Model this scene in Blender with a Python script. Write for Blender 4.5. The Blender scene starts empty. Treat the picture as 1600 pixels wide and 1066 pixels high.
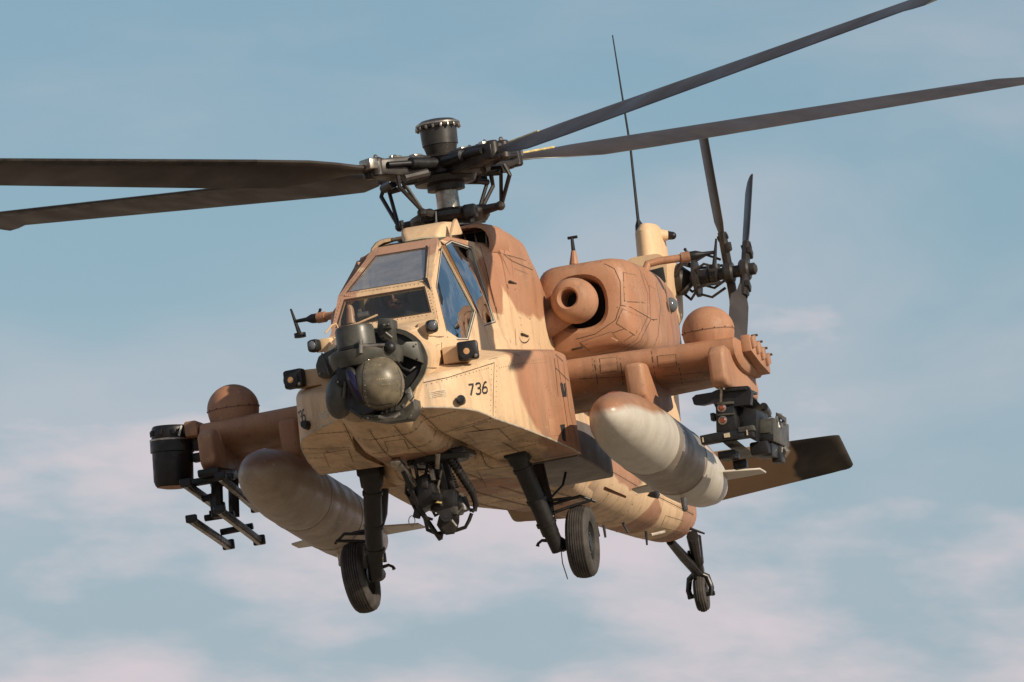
import bpy, bmesh, math, random
from mathutils import Vector, Matrix
from mathutils.bvhtree import BVHTree
random.seed(7)
R_ = math.radians
scene = bpy.context.scene
col = scene.collection

# ---------------------------------------------------------------- camera
ELEV = 8.0
cd = bpy.data.cameras.new('camera'); cam = bpy.data.objects.new('camera', cd); col.objects.link(cam)
cam.location = (0, 0, 1.7); cam.rotation_euler = (R_(90 + ELEV), 0, 0)
cd.sensor_width = 36.0; cd.lens = 17410.74 / 1600 * 36; cd.clip_start = 1; cd.clip_end = 20000
scene.camera = cam

# helicopter frame: x forward, y to its left, z up, metres; the camera stands at CP in that frame
CP = Vector((96.64002982, 20.87118071, -10.47977655))
CR = Matrix(((-0.22224048, 0.96574855, -0.13393619), (0.09670777, 0.15852884, 0.98260685), (-0.97018389, -0.20542235, 0.12862691)))
_e = R_(ELEV)
WB = Matrix(((1, 0, 0), (0, -math.sin(_e), math.cos(_e)), (0, math.cos(_e), math.sin(_e))))
M3 = WB @ CR
M = M3.to_4x4(); M.translation = Vector((0, 0, 1.7)) - M3 @ CP
FPX = 17410.74
def at(px, py, x):
    """a point of the helicopter frame seen at a pixel of the photograph, at fuselage station x"""
    d = CR.transposed() @ Vector(((px - 800) / FPX, -(py - 533) / FPX, 1))
    t = (x - CP.x) / d.x
    return CP + d * t

# ---------------------------------------------------------------- light
SUN_AZ, SUN_EL = 64.0, 24.0          # in the helicopter frame: from the nose towards its left, above its waterline
sd = Vector((math.cos(R_(SUN_EL)) * math.cos(R_(SUN_AZ)), math.cos(R_(SUN_EL)) * math.sin(R_(SUN_AZ)), math.sin(R_(SUN_EL))))
sw = (M3 @ sd).normalized()
sl = bpy.data.lights.new('sun', 'SUN'); sun = bpy.data.objects.new('sun', sl); col.objects.link(sun)
sl.energy = 5.0; sl.angle = R_(0.5); sl.color = (1.0, 0.87, 0.70)
sun.rotation_euler = sw.to_track_quat('Z', 'Y').to_euler(); sun.location = (30, 0, 60)

world = bpy.data.worlds.new('World'); scene.world = world; world.use_nodes = True
wt = world.node_tree; wt.nodes.clear()
def wn(t, **k):
    n = wt.nodes.new(t)
    for a, b in k.items(): setattr(n, a, b)
    return n
sky = wn('ShaderNodeTexSky', sky_type='NISHITA', sun_disc=False)
sky.sun_elevation = math.asin(sw.z); sky.sun_rotation = math.atan2(sw.x, sw.y)
sky.air_density = 1.0; sky.dust_density = 0.8; sky.ozone_density = 1.0; sky.altitude = 300
tc = wn('ShaderNodeTexCoord')
mp = wn('ShaderNodeMapping'); mp.inputs['Scale'].default_value = (1.0, 1.0, 2.6); mp.inputs['Location'].default_value = (0.31, 0.1, 0.72)
n1 = wn('ShaderNodeTexNoise'); n1.inputs['Scale'].default_value = 15; n1.inputs['Detail'].default_value = 7.0; n1.inputs['Roughness'].default_value = 0.52; n1.inputs['Distortion'].default_value = 0.3
n2 = wn('ShaderNodeTexNoise'); n2.inputs['Scale'].default_value = 42; n2.inputs['Detail'].default_value = 6.0; n2.inputs['Roughness'].default_value = 0.5
sepv = wn('ShaderNodeSeparateXYZ')
def wm(op, a, b):
    n = wn('ShaderNodeMath', operation=op)
    for i, v in ((0, a), (1, b)):
        if hasattr(v, 'is_output'): wt.links.new(v, n.inputs[i])
        else: n.inputs[i].default_value = v
    return n.outputs[0]
def wramp(f, p0, c0, p1, c1):
    r = wn('ShaderNodeValToRGB'); e = r.color_ramp.elements; e[0].position = p0; e[1].position = p1; e[0].color = (c0,) * 3 + (1,); e[1].color = (c1,) * 3 + (1,)
    r.color_ramp.interpolation = 'EASE'; wt.links.new(f, r.inputs[0]); return r.outputs[0]
L = wt.links.new
L(tc.outputs['Generated'], mp.inputs['Vector']); L(mp.outputs[0], n1.inputs['Vector']); L(mp.outputs[0], n2.inputs['Vector']); L(tc.outputs['Generated'], sepv.inputs[0])
veil = wramp(n1.outputs['Fac'], .38, .06, .74, .50)                       # thin high cloud all over
# low cumulus bank all round the horizon: its ragged top lies near 7 degrees
top = wm('ADD', wm('MULTIPLY', sepv.outputs['Z'], -17.0), wm('ADD', wm('MULTIPLY', n1.outputs['Fac'], 1.7), wm('MULTIPLY', n2.outputs['Fac'], 1.3)))
bank = wramp(wm('ADD', top, 1.09), .38, 0, .80, .92)
cover = wm('MAXIMUM', veil, bank)
tint = wn('ShaderNodeMixRGB', blend_type='MULTIPLY'); tint.inputs[0].default_value = 1.0; tint.inputs[2].default_value = (0.84, 1.0, 0.97, 1)
mixc = wn('ShaderNodeMixRGB'); mixc.inputs[2].default_value = (7.8, 7.0, 7.4, 1)
bg = wn('ShaderNodeBackground'); bg.inputs['Strength'].default_value = 0.086
wo = wn('ShaderNodeOutputWorld')
hz = wn('ShaderNodeMixRGB'); hz.inputs[2].default_value = (4.55, 4.95, 5.75, 1); L(wramp(sepv.outputs['Z'], .085, .70, .165, .0), hz.inputs[0])   # haze thickening towards the horizon
L(sky.outputs[0], tint.inputs[1]); L(tint.outputs[0], hz.inputs[1]); L(hz.outputs[0], mixc.inputs[1]); L(cover, mixc.inputs[0]); L(mixc.outputs[0], bg.inputs[0]); L(bg.outputs[0], wo.inputs[0])
scene.view_settings.view_transform = 'Standard'; scene.view_settings.look = 'None'
scene.view_settings.exposure = 0.0; scene.view_settings.gamma = 1.0
scene.cycles.max_bounces = 8; scene.cycles.transparent_max_bounces = 12

# ---------------------------------------------------------------- materials
def newmat(name):
    m = bpy.data.materials.new(name); m.use_nodes = True
    t = m.node_tree; b = t.nodes['Principled BSDF']
    return m, t, b
def nd(t, ty, **k):
    n = t.nodes.new(ty)
    for a, v in k.items(): setattr(n, a, v)
    return n
def noise(t, vec, scale, detail=4, rough=.55, stretch=None):
    n = nd(t, 'ShaderNodeTexNoise'); n.inputs['Scale'].default_value = scale; n.inputs['Detail'].default_value = detail; n.inputs['Roughness'].default_value = rough
    if stretch:
        mpn = nd(t, 'ShaderNodeMapping'); mpn.inputs['Scale'].default_value = stretch
        t.links.new(vec, mpn.inputs['Vector']); vec = mpn.outputs[0]
    t.links.new(vec, n.inputs['Vector'])
    return n.outputs['Fac']
def ramp(t, fac, stops):
    r = nd(t, 'ShaderNodeValToRGB'); el = r.color_ramp.elements
    while len(el) < len(stops): el.new(0.5)
    for e, (p, c) in zip(el, stops):
        e.position = p; e.color = (c if len(c) == 4 else (*c, 1)) if hasattr(c, '__len__') else (c, c, c, 1)
    t.links.new(fac, r.inputs[0]); return r.outputs[0]
def mix(t, fac, a, b, bt='MIX'):
    n = nd(t, 'ShaderNodeMixRGB', blend_type=bt)
    for i, v in ((0, fac), (1, a), (2, b)):
        if hasattr(v, 'is_output'): t.links.new(v, n.inputs[i])
        elif i == 0: n.inputs[0].default_value = v
        else: n.inputs[i].default_value = (*v, 1)
    return n.outputs[0]
def math_(t, op, a, b=None):
    n = nd(t, 'ShaderNodeMath', operation=op)
    for i, v in ((0, a), (1, b)):
        if v is None: continue
        if hasattr(v, 'is_output'): t.links.new(v, n.inputs[i])
        else: n.inputs[i].default_value = v
    return n.outputs[0]
def bump(t, b, fac, strength, dist=.01):
    n = nd(t, 'ShaderNodeBump'); n.inputs['Strength'].default_value = strength; n.inputs['Distance'].default_value = dist
    t.links.new(fac, n.inputs['Height']); t.links.new(n.outputs[0], b.inputs['Normal'])
def weather(t, vec, c, dirt=(.10, .07, .045), amt=.5):
    """dirt, streaks and sun-bleaching that stay with the paint"""
    s1 = noise(t, vec, 1.7, 5, .6)
    c = mix(t, ramp(t, s1, ((.40, 0), (.80, .28 * amt))), c, (.66, .52, .37), 'MIX')
    s2 = noise(t, vec, 3.0, 7, .7, (1, 1, .22))
    c = mix(t, ramp(t, s2, ((.48, 0), (.76, .95 * amt))), c, dirt)
    s4 = noise(t, vec, 11, 6, .7, (1, 1, .10))
    c = mix(t, ramp(t, s4, ((.53, 0), (.78, .50 * amt))), c, dirt)
    s3 = noise(t, vec, 30, 5, .7)
    c = mix(t, ramp(t, s3, ((.60, 0), (.70, .65 * amt))), c, dirt)
    s5 = noise(t, vec, 75, 3, .6)
    c = mix(t, ramp(t, s5, ((.66, 0), (.70, .9 * amt))), c, (.09, .07, .055))
    s6 = noise(t, vec, 18, 6, .75, (.3, 1, 1))
    c = mix(t, ramp(t, s6, ((.63, 0), (.70, .45 * amt))), c, (.70, .58, .44))
    return c
SAND = (.64, .435, .255); BROWN = (.375, .178, .096); GREY = (.36, .34, .31)
def paint(name, base=None, blobs=(), other=None, amt=.5, rough=.56, wobble=.35, belly=False, plane=None):
    m, t, b = newmat(name)
    vec = nd(t, 'ShaderNodeTexCoord').outputs['Object']
    nz = nd(t, 'ShaderNodeTexNoise'); nz.inputs['Scale'].default_value = 1.6; nz.inputs['Detail'].default_value = 2
    t.links.new(vec, nz.inputs['Vector'])
    c = None
    if blobs:
        wob = nd(t, 'ShaderNodeVectorMath', operation='SCALE'); wob.inputs['Scale'].default_value = wobble
        t.links.new(nz.outputs['Color'], wob.inputs[0])
        ad = nd(t, 'ShaderNodeVectorMath', operation='ADD'); t.links.new(vec, ad.inputs[0]); t.links.new(wob.outputs[0], ad.inputs[1])
        d = None
        if plane is not None:   # colour above a waterline: slope and height
            sp = nd(t, 'ShaderNodeSeparateXYZ'); t.links.new(ad.outputs[0], sp.inputs[0])
            d = math_(t, 'SUBTRACT', 1.0, math_(t, 'SUBTRACT', math_(t, 'SUBTRACT', sp.outputs['Z'], math_(t, 'MULTIPLY', sp.outputs['X'], plane[0])), plane[1] + wobble / 2 * (1 - plane[0])))
        for (cx, cy, cz), (rx, ry, rz) in blobs:
            s = nd(t, 'ShaderNodeVectorMath', operation='SUBTRACT'); t.links.new(ad.outputs[0], s.inputs[0]); s.inputs[1].default_value = (cx + wobble / 2, cy + wobble / 2, cz + wobble / 2)
            q = nd(t, 'ShaderNodeVectorMath', operation='DIVIDE'); t.links.new(s.outputs[0], q.inputs[0]); q.inputs[1].default_value = (rx, ry, rz)
            l = nd(t, 'ShaderNodeVectorMath', operation='LENGTH'); t.links.new(q.outputs[0], l.inputs[0])
            d = l.outputs['Value'] if d is None else math_(t, 'MINIMUM', d, l.outputs['Value'])
        f = ramp(t, d, ((.94, 1), (1.0, 0)))
        c = mix(t, f, base, other)
    else:
        rgb = nd(t, 'ShaderNodeRGB'); rgb.outputs[0].default_value = (*base, 1); c = rgb.outputs[0]
    c = weather(t, vec, c, amt=amt)
    if belly:   # belly grime, also painting the shaded underside darker
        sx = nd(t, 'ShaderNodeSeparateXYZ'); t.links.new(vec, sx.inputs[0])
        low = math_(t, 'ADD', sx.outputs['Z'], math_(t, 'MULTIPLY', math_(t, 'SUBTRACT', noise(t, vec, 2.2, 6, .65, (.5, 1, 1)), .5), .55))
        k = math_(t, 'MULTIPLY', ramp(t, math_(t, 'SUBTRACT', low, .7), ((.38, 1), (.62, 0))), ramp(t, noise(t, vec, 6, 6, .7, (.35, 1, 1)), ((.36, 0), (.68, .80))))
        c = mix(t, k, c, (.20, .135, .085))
    t.links.new(c, b.inputs['Base Color'])
    rr = ramp(t, noise(t, vec, 5, 5), ((.3, rough - .1), (.7, rough + .14)))
    t.links.new(rr, b.inputs['Roughness'])
    b.inputs['Specular IOR Level'].default_value = .35
    bump(t, b, noise(t, vec, 7, 4), .16, .014)
    return m
def simple(name, c, rough=.5, metal=0.0, var=.25, vs=14, bmp=0.0, spec=.5):
    m, t, b = newmat(name)
    vec = nd(t, 'ShaderNodeTexCoord').outputs['Object']
    n = noise(t, vec, vs, 5, .6)
    lo = tuple(v * (1 - var) for v in c); hi = tuple(min(1, v * (1 + var)) for v in c)
    t.links.new(ramp(t, n, ((.3, lo), (.7, hi))), b.inputs['Base Color'])
    t.links.new(ramp(t, noise(t, vec, vs * .6, 4), ((.3, max(.02, rough - .12)), (.7, min(1, rough + .12)))), b.inputs['Roughness'])
    b.inputs['Metallic'].default_value = metal; b.inputs['Specular IOR Level'].default_value = spec
    if bmp: bump(t, b, noise(t, vec, vs * 2, 4), bmp, .01)
    return m
MT = {}
CAMO_BLOBS = [((.10, .62, 3.15), (1.15, .5, .66)),             # mast fairing, left
              ((1.15, 1.15, 1.75), (1.62, .55, .85)),          # rear half of the left bay
              ((1.6, .30, 2.75), (.45, .16, .7)),
              ((1.9, -.55, 2.9), (1.2, .35, .5)),
              ((.0, -1.3, 2.3), (1.6, .8, .9)),
              ((1.15, .60, 2.72), (.3, .3, .30)),
              ((-4.2, .45, 1.75), (1.2, .4, .42)), ((-5.9, .2, 1.1), (.5, .5, .3)), ((-7.75, .2, 1.5), (.5, .6, .8)), ((-3.0, -.2, 1.1), (.8, .5, .3)),
              ((.2, 0, 1.0), (.7, .5, .25)), ((-1.5, 1.0, 1.2), (.5, .4, .3)), ((2.9, .0, 1.05), (.25, .4, .2))]
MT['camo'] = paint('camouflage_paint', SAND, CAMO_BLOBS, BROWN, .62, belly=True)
MT['sand'] = paint('sand_paint', SAND, (), None, .45)
MT['brown'] = paint('brown_paint', BROWN, (), None, .75, .54)
MT['frame'] = paint('canopy_frame_paint', SAND, [((1.95, .0, 3.05), (.75, .6, .36)), ((2.9, -.55, 2.5), (.9, .3, .6))], (.42, .23, .15), .5)
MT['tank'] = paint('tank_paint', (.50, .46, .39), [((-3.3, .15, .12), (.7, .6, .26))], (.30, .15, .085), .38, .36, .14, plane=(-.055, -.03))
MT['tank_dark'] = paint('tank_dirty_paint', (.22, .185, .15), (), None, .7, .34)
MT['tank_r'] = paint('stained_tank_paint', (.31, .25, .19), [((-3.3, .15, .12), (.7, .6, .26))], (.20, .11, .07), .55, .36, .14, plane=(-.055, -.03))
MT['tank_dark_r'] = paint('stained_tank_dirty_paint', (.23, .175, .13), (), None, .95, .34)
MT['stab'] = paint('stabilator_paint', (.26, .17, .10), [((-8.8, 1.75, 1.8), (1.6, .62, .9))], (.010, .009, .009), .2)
MT['olive'] = simple('olive_metal', (.062, .058, .046), .45, .1, .45, 9)
MT['oliveball'] = simple('worn_olive_shell', (.165, .135, .088), .40, .15, .6, 5)
MT['black'] = simple('black_metal', (.016, .015, .015), .42, .3, .4, 20)
MT['gear'] = simple('dark_gear_paint', (.013, .011, .010), .40, .1, .5, 12)
MT['rotor'] = simple('rotor_metal', (.035, .029, .025), .40, .3, .5, 9)
MT['can'] = simple('dull_dark_can', (.042, .037, .033), .38, .3, .4, 9)
MT['steel'] = simple('worn_steel', (.34, .30, .25), .32, .85, .4, 18)
MT['blade'] = simple('blade_paint', (.040, .031, .026), .48, 0, .3, 3, .05)
MT['rubber'] = simple('tyre_rubber', (.046, .039, .033), .72, 0, .45, 12, .1)
MT['dark'] = simple('dark_interior', (.010, .010, .011), .7, 0, .3, 8)
MT['seam'] = simple('panel_gap', (.055, .034, .022), .8, 0, .3, 8)
MT['gap'] = simple('shallow_panel_gap', (.15, .088, .05), .8, 0, .5, 6)
MT['trim'] = simple('pale_window_trim', (.50, .45, .37), .5, 0, .2, 8)
MT['edge'] = simple('worn_edge_highlight', (.40, .35, .28), .55, 0, .45, 9)  # pale tone for worn edges and the bay's painted edge highlight
MT['rivet'] = simple('rivet_metal', (.22, .14, .08), .5, .2, .4, 8)
MT['walk'] = simple('walkway_grit', (.13, .13, .095), .9, 0, .4, 60, .3)
MT['ink'] = simple('black_marking', (.014, .013, .012), .6, 0, .2, 10)
MT['decal'] = simple('faded_stencil', (.50, .40, .27), .7, 0, .3, 60)
MT['greysplash'] = paint('scuffed_grey_panel', (.13, .115, .11), (), None, .6, .5)
MT['amber'] = simple('amber_lens', (.50, .27, .12), .3, 0, .2, 20)
MT['redlens'] = simple('red_lens', (.26, .045, .03), .12, 0, .2, 20)
MT['yellow'] = simple('yellow_tape', (.55, .42, .16), .5, 0, .4, 20)
MT['fadedyellow'] = simple('faded_yellow_marking', (.27, .215, .115), .5, 0, .4, 20)
MT['copper'] = simple('coppery_lens', (.33, .10, .06), .18, .7, .5, 40)
MT['white'] = simple('white_tape', (.75, .72, .66), .5, 0, .15, 20)
MT['suit'] = simple('flight_suit', (.045, .050, .036), .85, 0, .3, 30, .2)
MT['skin'] = simple('skin', (.44, .24, .15), .5, 0, .12, 12)
MT['helmet'] = simple('helmet_shell', (.055, .055, .05), .35, 0, .2, 12)
MT['hair'] = simple('hair', (.02, .014, .01), .8, 0, .2, 40)
def glassmat(name, tintc, refl, f0, wav=.05, sheen_film=0):
    m, t, b = newmat(name); t.nodes.remove(b); out = t.nodes['Material Output']
    tr = nd(t, 'ShaderNodeBsdfTransparent'); tr.inputs[0].default_value = (*tintc, 1)
    gl = nd(t, 'ShaderNodeBsdfGlossy'); gl.inputs[0].default_value = (*refl, 1); gl.inputs['Roughness'].default_value = .03
    lw = nd(t, 'ShaderNodeLayerWeight'); lw.inputs['Blend'].default_value = .5
    fr5 = math_(t, 'MULTIPLY', math_(t, 'POWER', lw.outputs['Facing'], 4.0), .9)
    vec = nd(t, 'ShaderNodeTexCoord').outputs['Object']
    f = math_(t, 'ADD', fr5, f0)
    f = math_(t, 'ADD', f, math_(t, 'MULTIPLY', math_(t, 'SUBTRACT', noise(t, vec, 4, 5, .6, (1, 1, .4)), .5), .10))
    bm_ = nd(t, 'ShaderNodeBump'); bm_.inputs['Strength'].default_value = wav; bm_.inputs['Distance'].default_value = .03
    t.links.new(noise(t, vec, 3.2, 2), bm_.inputs['Height']); t.links.new(bm_.outputs[0], gl.inputs['Normal'])
    mx = nd(t, 'ShaderNodeMixShader'); t.links.new(f, mx.inputs[0]); t.links.new(tr.outputs[0], mx.inputs[1]); t.links.new(gl.outputs[0], mx.inputs[2])
    last = mx
    if sheen_film:   # pale diffuse film painted in for the hazy sky's reflection
        df = nd(t, 'ShaderNodeBsdfDiffuse'); df.inputs[0].default_value = (.55, .52, .46, 1)
        m2_ = nd(t, 'ShaderNodeMixShader'); t.links.new(ramp(t, noise(t, vec, 5, 6, .65, (1, 1, .5)), ((.3, sheen_film * .5), (.75, sheen_film * 1.6))), m2_.inputs[0]); t.links.new(mx.outputs[0], m2_.inputs[1]); t.links.new(df.outputs[0], m2_.inputs[2]); last = m2_
    t.links.new(last.outputs[0], out.inputs[0]); return m
MT['glass'] = glassmat('windscreen_glass', (.82, .85, .83), (1, .99, .95), .08, .02, .02)
MT['glass_top'] = glassmat('upper_windscreen_glass', (.60, .64, .63), (1, .99, .95), .36, .03, .13)
MT['glass_side'] = glassmat('side_canopy_glass', (.34, .40, .42), (.80, .93, 1), .34, .14)
m, t, b = newmat('sensor_glass'); b.inputs['Base Color'].default_value = (.02, .016, .05, 1); b.inputs['Roughness'].default_value = .06; b.inputs['Metallic'].default_value = .4
MT['lens'] = m
m, t, b = newmat('lamp_glass'); b.inputs['Base Color'].default_value = (.10, .11, .12, 1); b.inputs['Roughness'].default_value = .08; MT['lampglass'] = m
m, t, b = newmat('desert_ground')
vec = nd(t, 'ShaderNodeTexCoord').outputs['Object']
t.links.new(ramp(t, noise(t, vec, .03, 8, .6), ((.3, (.17, .138, .105)), (.7, (.29, .237, .178)))), b.inputs['Base Color']); b.inputs['Roughness'].default_value = .95
bump(t, b, noise(t, vec, 2, 6), .4, .1)
MT['ground'] = m

# ---------------------------------------------------------------- mesh helpers
V = Vector
def frame_from(d):
    d = d.normalized(); a = V((0, 0, 1)) if abs(d.z) < .9 else V((1, 0, 0))
    u = d.cross(a).normalized(); return u, d.cross(u).normalized()
class MB:
    def __init__(s): s.bm = bmesh.new(); s.pieces = []
    def _add(s, verts, faces, bevel=0, segs=2):
        b = bmesh.new(); vs = [b.verts.new(v) for v in verts]
        for f in faces:
            try: b.faces.new([vs[i] for i in f])
            except ValueError: pass
        bmesh.ops.recalc_face_normals(b, faces=b.faces)
        if bevel:
            bmesh.ops.bevel(b, geom=list(b.edges), offset=bevel, segments=segs, profile=.5, affect='EDGES', clamp_overlap=True)
        me = bpy.data.meshes.new('tmp'); b.to_mesh(me); b.free(); s.bm.from_mesh(me); s.pieces.append(me)
        return s
    def box(s, c, size, rot=None, bevel=0, segs=2):
        c = V(c); r = rot if rot is not None else Matrix.Identity(3)
        vs = [c + r @ V((size[0] / 2 * x, size[1] / 2 * y, size[2] / 2 * z)) for x in (-1, 1) for y in (-1, 1) for z in (-1, 1)]
        return s._add(vs, [(0, 1, 3, 2), (4, 6, 7, 5), (0, 4, 5, 1), (2, 3, 7, 6), (0, 2, 6, 4), (1, 5, 7, 3)], bevel, segs)
    def prism(s, pts, ext, bevel=0, segs=2):
        pts = [V(p) for p in pts if p is not None]; e = V(ext); n = len(pts)
        if n < 3: return s
        return s._add(pts + [p + e for p in pts], [tuple(range(n)), tuple(range(2 * n - 1, n - 1, -1))] + [(i, (i + 1) % n, (i + 1) % n + n, i + n) for i in range(n)], bevel, segs)
    def loft(s, rings, caps=(True, True), closed=True, bevel=0):
        n = len(rings[0]); vs = [V(p) for r in rings for p in r]; fs = []
        for i in range(len(rings) - 1):
            for j in range(n if closed else n - 1):
                k = (j + 1) % n; fs.append((i * n + j, i * n + k, (i + 1) * n + k, (i + 1) * n + j))
        if caps[0]: fs.append(tuple(range(n)))
        if caps[1]: fs.append(tuple(range((len(rings) - 1) * n, len(rings) * n)))
        return s._add(vs, fs, bevel)
    def tube(s, path, r, seg=10, caps=True):
        path = [V(p) for p in path]; n = len(path)
        rs = r if hasattr(r, '__len__') else [r] * n
        rings = []; u = None
        for i, p in enumerate(path):
            d = (path[min(i + 1, n - 1)] - path[max(i - 1, 0)]).normalized()
            if u is None: u, w = frame_from(d)
            else:
                u = (u - d * u.dot(d)).normalized(); w = d.cross(u)
            rings.append([p + (u * math.cos(2 * math.pi * k / seg) + w * math.sin(2 * math.pi * k / seg)) * rs[i] for k in range(seg)])
        return s.loft(rings, (caps, caps))
    def lathe(s, prof, o, axis=(0, 0, 1), seg=32, sx=1, sy=1, caps=True):
        o = V(o); a = V(axis).normalized(); u, w = frame_from(a); rings = []
        for r, h in prof:
            r = max(r, 1e-4)
            rings.append([o + a * h + (u * math.cos(2 * math.pi * k / seg) * sx + w * math.sin(2 * math.pi * k / seg) * sy) * r for k in range(seg)])
        return s.loft(rings, (caps, caps))
    def ball(s, c, r, sc=(1, 1, 1), seg=32, rot=None):
        c = V(c); rings = []; n = seg // 2; rot = rot or Matrix.Identity(3)
        for i in range(n + 1):
            th = math.pi * i / n; rr = max(math.sin(th), 1e-4)
            rings.append([c + rot @ V((r * sc[0] * rr * math.cos(2 * math.pi * k / seg), r * sc[1] * rr * math.sin(2 * math.pi * k / seg), r * sc[2] * math.cos(th))) for k in range(seg)])
        return s.loft(rings)
    def plate(s, pts, th, bevel=0):
        pts = [V(p) for p in pts]; n = (pts[1] - pts[0]).cross(pts[2] - pts[0]).normalized()
        return s.prism(pts, n * th, bevel)
    def ring(s, outer, inner, th):
        """a flat frame between two polygons of as many corners, with thickness"""
        o = [V(p) for p in outer]; i = [V(p) for p in inner]; n = len(o)
        nrm = V((0, 0, 0))
        for k in range(n): nrm += o[k].cross(o[(k + 1) % n])
        nrm.normalize(); e = nrm * abs(th); cen = sum(o, V()) / n
        if (cen - V((2.2, 0, 2.2))).dot(nrm) < 0: e = -e
        vs = o + i + [p - e for p in o] + [p - e for p in i]; fs = []
        for k in range(n):
            j = (k + 1) % n
            fs += [(k, j, n + j, n + k), (2 * n + k, 3 * n + k, 3 * n + j, 2 * n + j), (k, 2 * n + k, 2 * n + j, j), (n + k, n + j, 3 * n + j, 3 * n + k)]
        return s._add(vs, fs)
    def many(s, name, mat, parent=None, sharp=34):
        """every piece an object of its own"""
        out = []
        for me in s.pieces:
            k = MB(); k.bm.from_mesh(me); out.append(k.build(name, mat, parent, sharp))
        for me in s.pieces: bpy.data.meshes.remove(me)
        s.pieces = []; s.bm.free(); return out
    def build(s, name, mat, parent=None, sharp=34, label=None):
        bm = s.bm
        for me in s.pieces: bpy.data.meshes.remove(me)
        s.pieces = []
        bmesh.ops.remove_doubles(bm, verts=bm.verts, dist=2e-5)
        bmesh.ops.recalc_face_normals(bm, faces=bm.faces)
        if parent is not None and 'bx' in parent.keys():
            bmesh.ops.translate(bm, verts=bm.verts, vec=-V(parent['bx']))
        elif parent is not None and parent.parent is not None and 'bx' in parent.parent.keys():
            bmesh.ops.translate(bm, verts=bm.verts, vec=-V(parent.parent['bx']))
        me = bpy.data.meshes.new(name); bm.to_mesh(me); bm.free()
        me.materials.append(MT[mat])
        for p in me.polygons: p.use_smooth = True
        me.set_sharp_from_angle(angle=R_(sharp))
        o = bpy.data.objects.new(name, me); col.objects.link(o); o.parent = parent
        if label: o['label'] = label
        return o
def thing(name, label, cat, base, group=None):
    o = bpy.data.objects.new(name, None); col.objects.link(o); o.empty_display_size = .2
    o.matrix_world = M @ Matrix.Translation(V(base)); o['label'] = label; o['category'] = cat; o['bx'] = list(base)
    if group: o['group'] = group
    return o
def P2(pts, x): return [V((x, y, z)) for y, z in pts]
def rounded(pts, rad, seg=4):
    """round the corners of a closed polygon of (y, z); constant point count"""
    out = []; n = len(pts)
    for i in range(n):
        a, b, c = V(pts[i - 1]), V(pts[i]), V(pts[(i + 1) % n])
        r = rad[i] if hasattr(rad, '__len__') else rad
        if r <= 0: out += [b.copy() for _ in range(seg + 1)]; continue
        d1, d2 = a - b, c - b; k1 = min(r, d1.length * .48); k2 = min(r, d2.length * .48)
        p, q = b + d1.normalized() * k1, b + d2.normalized() * k2
        for j in range(seg + 1):
            f = j / seg; out.append((1 - f) ** 2 * p + 2 * f * (1 - f) * b + f * f * q)
    return out
def supell(cy, cz, hy, hz, p=2.6, seg=36):
    o = []
    for k in range(seg):
        a = 2 * math.pi * k / seg; c, s_ = math.cos(a), math.sin(a)
        o.append((cy + hy * math.copysign(abs(c) ** (2 / p), c), cz + hz * math.copysign(abs(s_) ** (2 / p), s_)))
    return o
def bvh_of(*objs):
    vs, fs = [], []
    for o in objs:
        k = len(vs); vs += [v.co.copy() for v in o.data.vertices]; fs += [tuple(i + k for i in p.vertices) for p in o.data.polygons]
    return BVHTree.FromPolygons(vs, fs)
def cast(bv, p, d):
    h = bv.ray_cast(V(p), V(d).normalized(), 60)
    return (h[0], h[1] if h[1].dot(V(d)) < 0 else -h[1]) if h[0] is not None else (None, None)
VIEWD = (CR.transposed() @ V((0, 0, 1))).normalized()
def on(bv, px, py):
    """the surface point of a body that the photograph shows at a pixel"""
    d = (CR.transposed() @ V(((px - 800) / FPX, -(py - 533) / FPX, 1))).normalized()
    return cast(bv, CP + d * 80, d)
def stroke(mb, bv, pts, w=.007, lift=.0025, step=.04, th=.0):
    """a thin strip lying on a surface along the polyline of photograph pixels"""
    P, N = [], []
    for i in range(len(pts) - 1):
        a, b = V(pts[i]), V(pts[i + 1]); k = max(1, int((b - a).length / 174 / step))
        for j in range(k + (i == len(pts) - 2)):
            q = a.lerp(b, j / k); h, n = on(bv, q.x, q.y)
            if h is None: continue
            if P and (h - P[-1]).length > .6: continue
            P.append(h); N.append(n)
    if len(P) < 2: return
    vs = []
    for i, p in enumerate(P):
        d = (P[min(i + 1, len(P) - 1)] - P[max(i - 1, 0)]).normalized(); s_ = d.cross(N[i]).normalized() * w / 2
        vs += [p + N[i] * lift - s_, p + N[i] * lift + s_]
    mb._add(vs, [(2 * i, 2 * i + 1, 2 * i + 3, 2 * i + 2) for i in range(len(P) - 1)])
def rivets(mb, bv, pts, gap=.05, r=.006):
    last = None
    for i in range(len(pts) - 1):
        a, b = V(pts[i]), V(pts[i + 1]); k = max(2, int((b - a).length * 2))
        for j in range(k + 1):
            q = a.lerp(b, j / k); h, n = on(bv, q.x, q.y)
            if h is None or (last is not None and (h - last).length < gap): continue
            last = h; u, w = frame_from(n)
            ring = [h + (u * math.cos(x * math.pi / 3) + w * math.sin(x * math.pi / 3)) * r for x in range(6)]
            top = [h + n * .004 + (u * math.cos(x * math.pi / 3) + w * math.sin(x * math.pi / 3)) * r * .6 for x in range(6)]
            mb._add(ring + top, [(x, (x + 1) % 6, (x + 1) % 6 + 6, x + 6) for x in range(6)] + [(6, 7, 8, 9, 10, 11)])
def my(p, s): return V((p[0], p[1] * s, p[2]))

# ---------------------------------------------------------------- ground
mb = MB(); N_ = 40; S_ = 9000
mb._add([(-S_, -S_, 0), (S_, -S_, 0), (S_, S_, 0), (-S_, S_, 0)], [(0, 1, 2, 3)])
g = mb.build('ground', 'ground'); g['kind'] = 'structure'

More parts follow.
